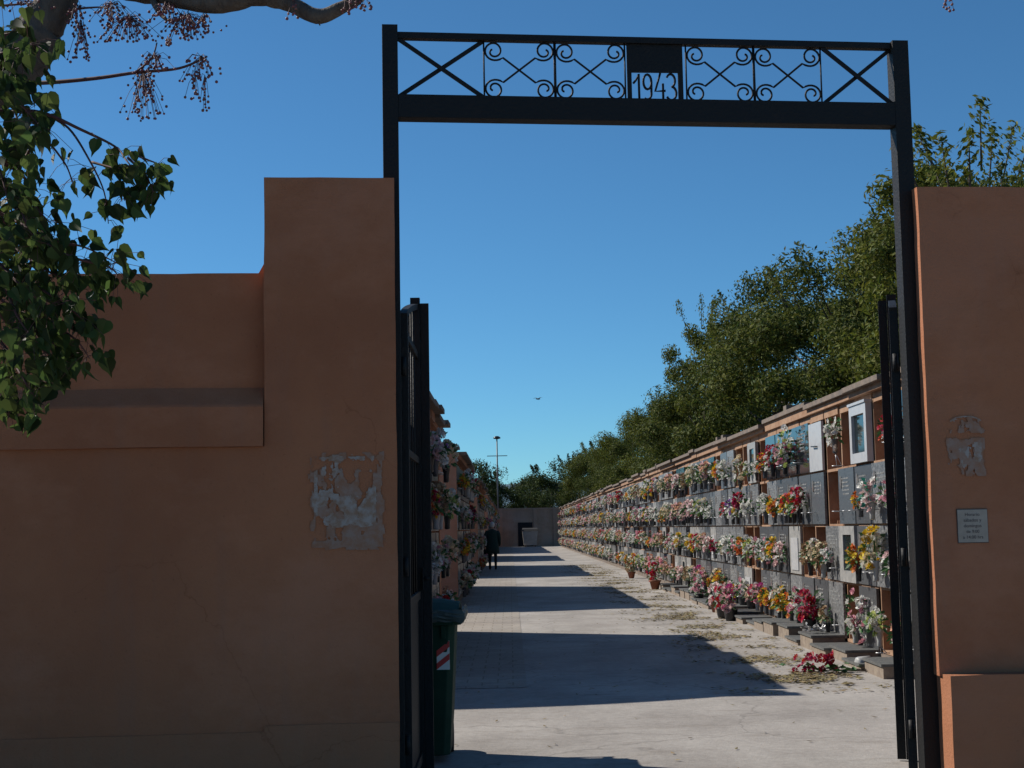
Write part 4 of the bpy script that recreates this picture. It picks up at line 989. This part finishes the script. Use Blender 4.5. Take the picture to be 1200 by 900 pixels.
lt = root('broadleaf_tree', (-3.1, 5.3, 0), 'leafy branch tree drooping broad green leaves over the boundary wall', 'tree')
def near_leaf(b, p, ln, droop_dir, rr):
    """heart shaped leaf with a drawn-out tip, hanging from its stalk"""
    d = droop_dir.normalized(); nrm = Vector((rr.gauss(0, .6), -1 + rr.gauss(0, .5), rr.gauss(.2, .5))); s = d.cross(nrm).normalized(); nn = s.cross(d).normalized()
    out = [(0, 0), (-.04, .18), (.08, .36), (.26, .42), (.5, .30), (.72, .10), (1.0, 0)]
    fold = rr.uniform(.05, .6); curl = rr.uniform(-.35, .5); wsc = rr.uniform(.6, 1.12)
    def pt(t, w_): return p + d*ln*t + s*ln*w_*wsc + nn*ln*(fold*abs(w_) - curl*t*t)
    n = len(b.v)
    mid = [pt(t, 0) for t in (0, .1, .3, .55, .78, 1.0)]
    for sg in (1, -1):
        L = [pt(max(t, -.08), sg*w_) for t, w_ in out[1:-1]]
        fs = [[mid[0], L[0], mid[1]], [mid[1], L[0], L[1]], [mid[1], L[1], L[2], mid[2]], [mid[2], L[2], L[3], mid[3]], [mid[3], L[3], L[4], mid[4]], [mid[4], L[4], mid[5]]]
        base_i = len(b.v); pts = mid + L; idx = [(0, 6, 1), (1, 6, 7), (1, 7, 8, 2), (2, 8, 9, 3), (3, 9, 10, 4), (4, 10, 5)]
        if sg < 0: idx = [f[::-1] for f in idx]
        b.add(pts, idx, 'leaf_near', True)
rr = random.Random(31); tw = []; leaves = MB()
limb('trunk', [Vector((-3.1, 5.3, 0)), Vector((-3.05, 5.3, 1.5)), Vector((-2.9, 5.35, 2.8)), Vector((-2.7, 5.4, 3.7))], .13, .06, lt, rough=.15, seg=12)
branch_px = [ # twigs as (points), each with leaves along the last part
 ([(-120, 60), (-40, 70), (10, 60), (40, 50)], 5.5, 26), ([(-120, 60), (-20, 110), (20, 120), (48, 150)], 5.4, 30), ([(-120, 100), (-30, 100), (0, 90), (30, 95)], 5.6, 26),
 ([(-100, 120), (0, 130), (48, 132), (95, 152), (135, 172), (148, 188), (158, 200)], 5.55, 7), ([(48, 132), (80, 150), (105, 188), (122, 225), (127, 262)], 5.55, 5), ([(108, 190), (135, 197), (150, 195)], 5.55, 3),
 ([(152, 178), (165, 184), (180, 190), (192, 196)], 5.5, 6), ([(150, 185), (170, 205), (180, 225)], 5.5, 9), ([(135, 200), (142, 215), (146, 235)], 5.52, 8),
 ([(-60, 170), (20, 190), (45, 160), (75, 190), (85, 215)], 5.6, 13), ([(-60, 180), (20, 200), (40, 240), (60, 262)], 5.5, 24), ([(-80, 190), (10, 220), (30, 260), (45, 290)], 5.4, 30),
 ([(-80, 210), (0, 250), (60, 280), (100, 290), (140, 310)], 5.5, 24), ([(-80, 210), (20, 270), (80, 300), (125, 312), (138, 322)], 5.45, 20), ([(-80, 240), (0, 280), (60, 320), (110, 335)], 5.6, 26),
 ([(-80, 240), (-10, 300), (30, 340), (60, 360)], 5.4, 30), ([(-60, 260), (20, 320), (80, 360), (105, 385)], 5.5, 24), ([(-60, 280), (0, 330), (20, 370), (40, 400)], 5.4, 28),
 ([(-60, 300), (40, 370), (85, 395), (105, 420)], 5.55, 16), ([(-60, 320), (10, 380), (50, 410), (75, 430)], 5.5, 22), ([(-60, 340), (0, 400), (25, 440), (40, 465)], 5.45, 22),
 ([(-60, 360), (-5, 420), (8, 460), (10, 490)], 5.5, 16), ([(-80, 100), (-20, 150), (0, 200), (10, 240)], 5.5, 24), ([(-80, 30), (-20, 40), (5, 40), (25, 35)], 5.6, 22), ([(-80, 50), (0, 90), (20, 140), (25, 180)], 5.6, 22), ([(-60, 230), (-10, 250), (20, 300), (30, 330)], 5.7, 30), ([(-50, 300), (0, 350), (60, 400), (70, 420)], 5.7, 20)]
trunk_top = Vector((-2.75, 5.4, 3.5))
for pts, Y, n in branch_px:
    w3 = [P(x, y, Y + .12*math.sin(i*1.7+x*.01)) for i, (x, y) in enumerate(pts)]
    if pts[0][0] < -30: w3 = [Vector((-2.95, 5.35, max(1.6, min(3.6, w3[0].z + .1))))] + w3
    sp = limb('twig', w3, .012 if pts[0][0] < -30 else .006, .0018, lt, 'twig', 5)
    m = len(sp)
    for i in range(int(n*1.7)):
        t = 1 - rr.random()**1.3*(.55 if n > 12 else .45); p = sp[min(m-1, int(t*(m-1)))]
        spread = .055 if n > 12 else .03
        q = p + Vector((rr.gauss(0, spread), rr.gauss(0, spread*1.5), rr.gauss(-.01, spread)))
        leaves.tube([p, (p+q)/2 + Vector((0, 0, .012)), q], .0012, 'twig', 3, False)
        near_leaf(leaves, q, rr.uniform(.042, .09), Vector((rr.gauss(.15, .45), rr.gauss(0, .4), -1 + rr.gauss(0, .35))), rr)
o = leaves.build('leaves'); o.parent = lt; o.matrix_parent_inverse = Matrix.Translation(-Vector(lt.location))
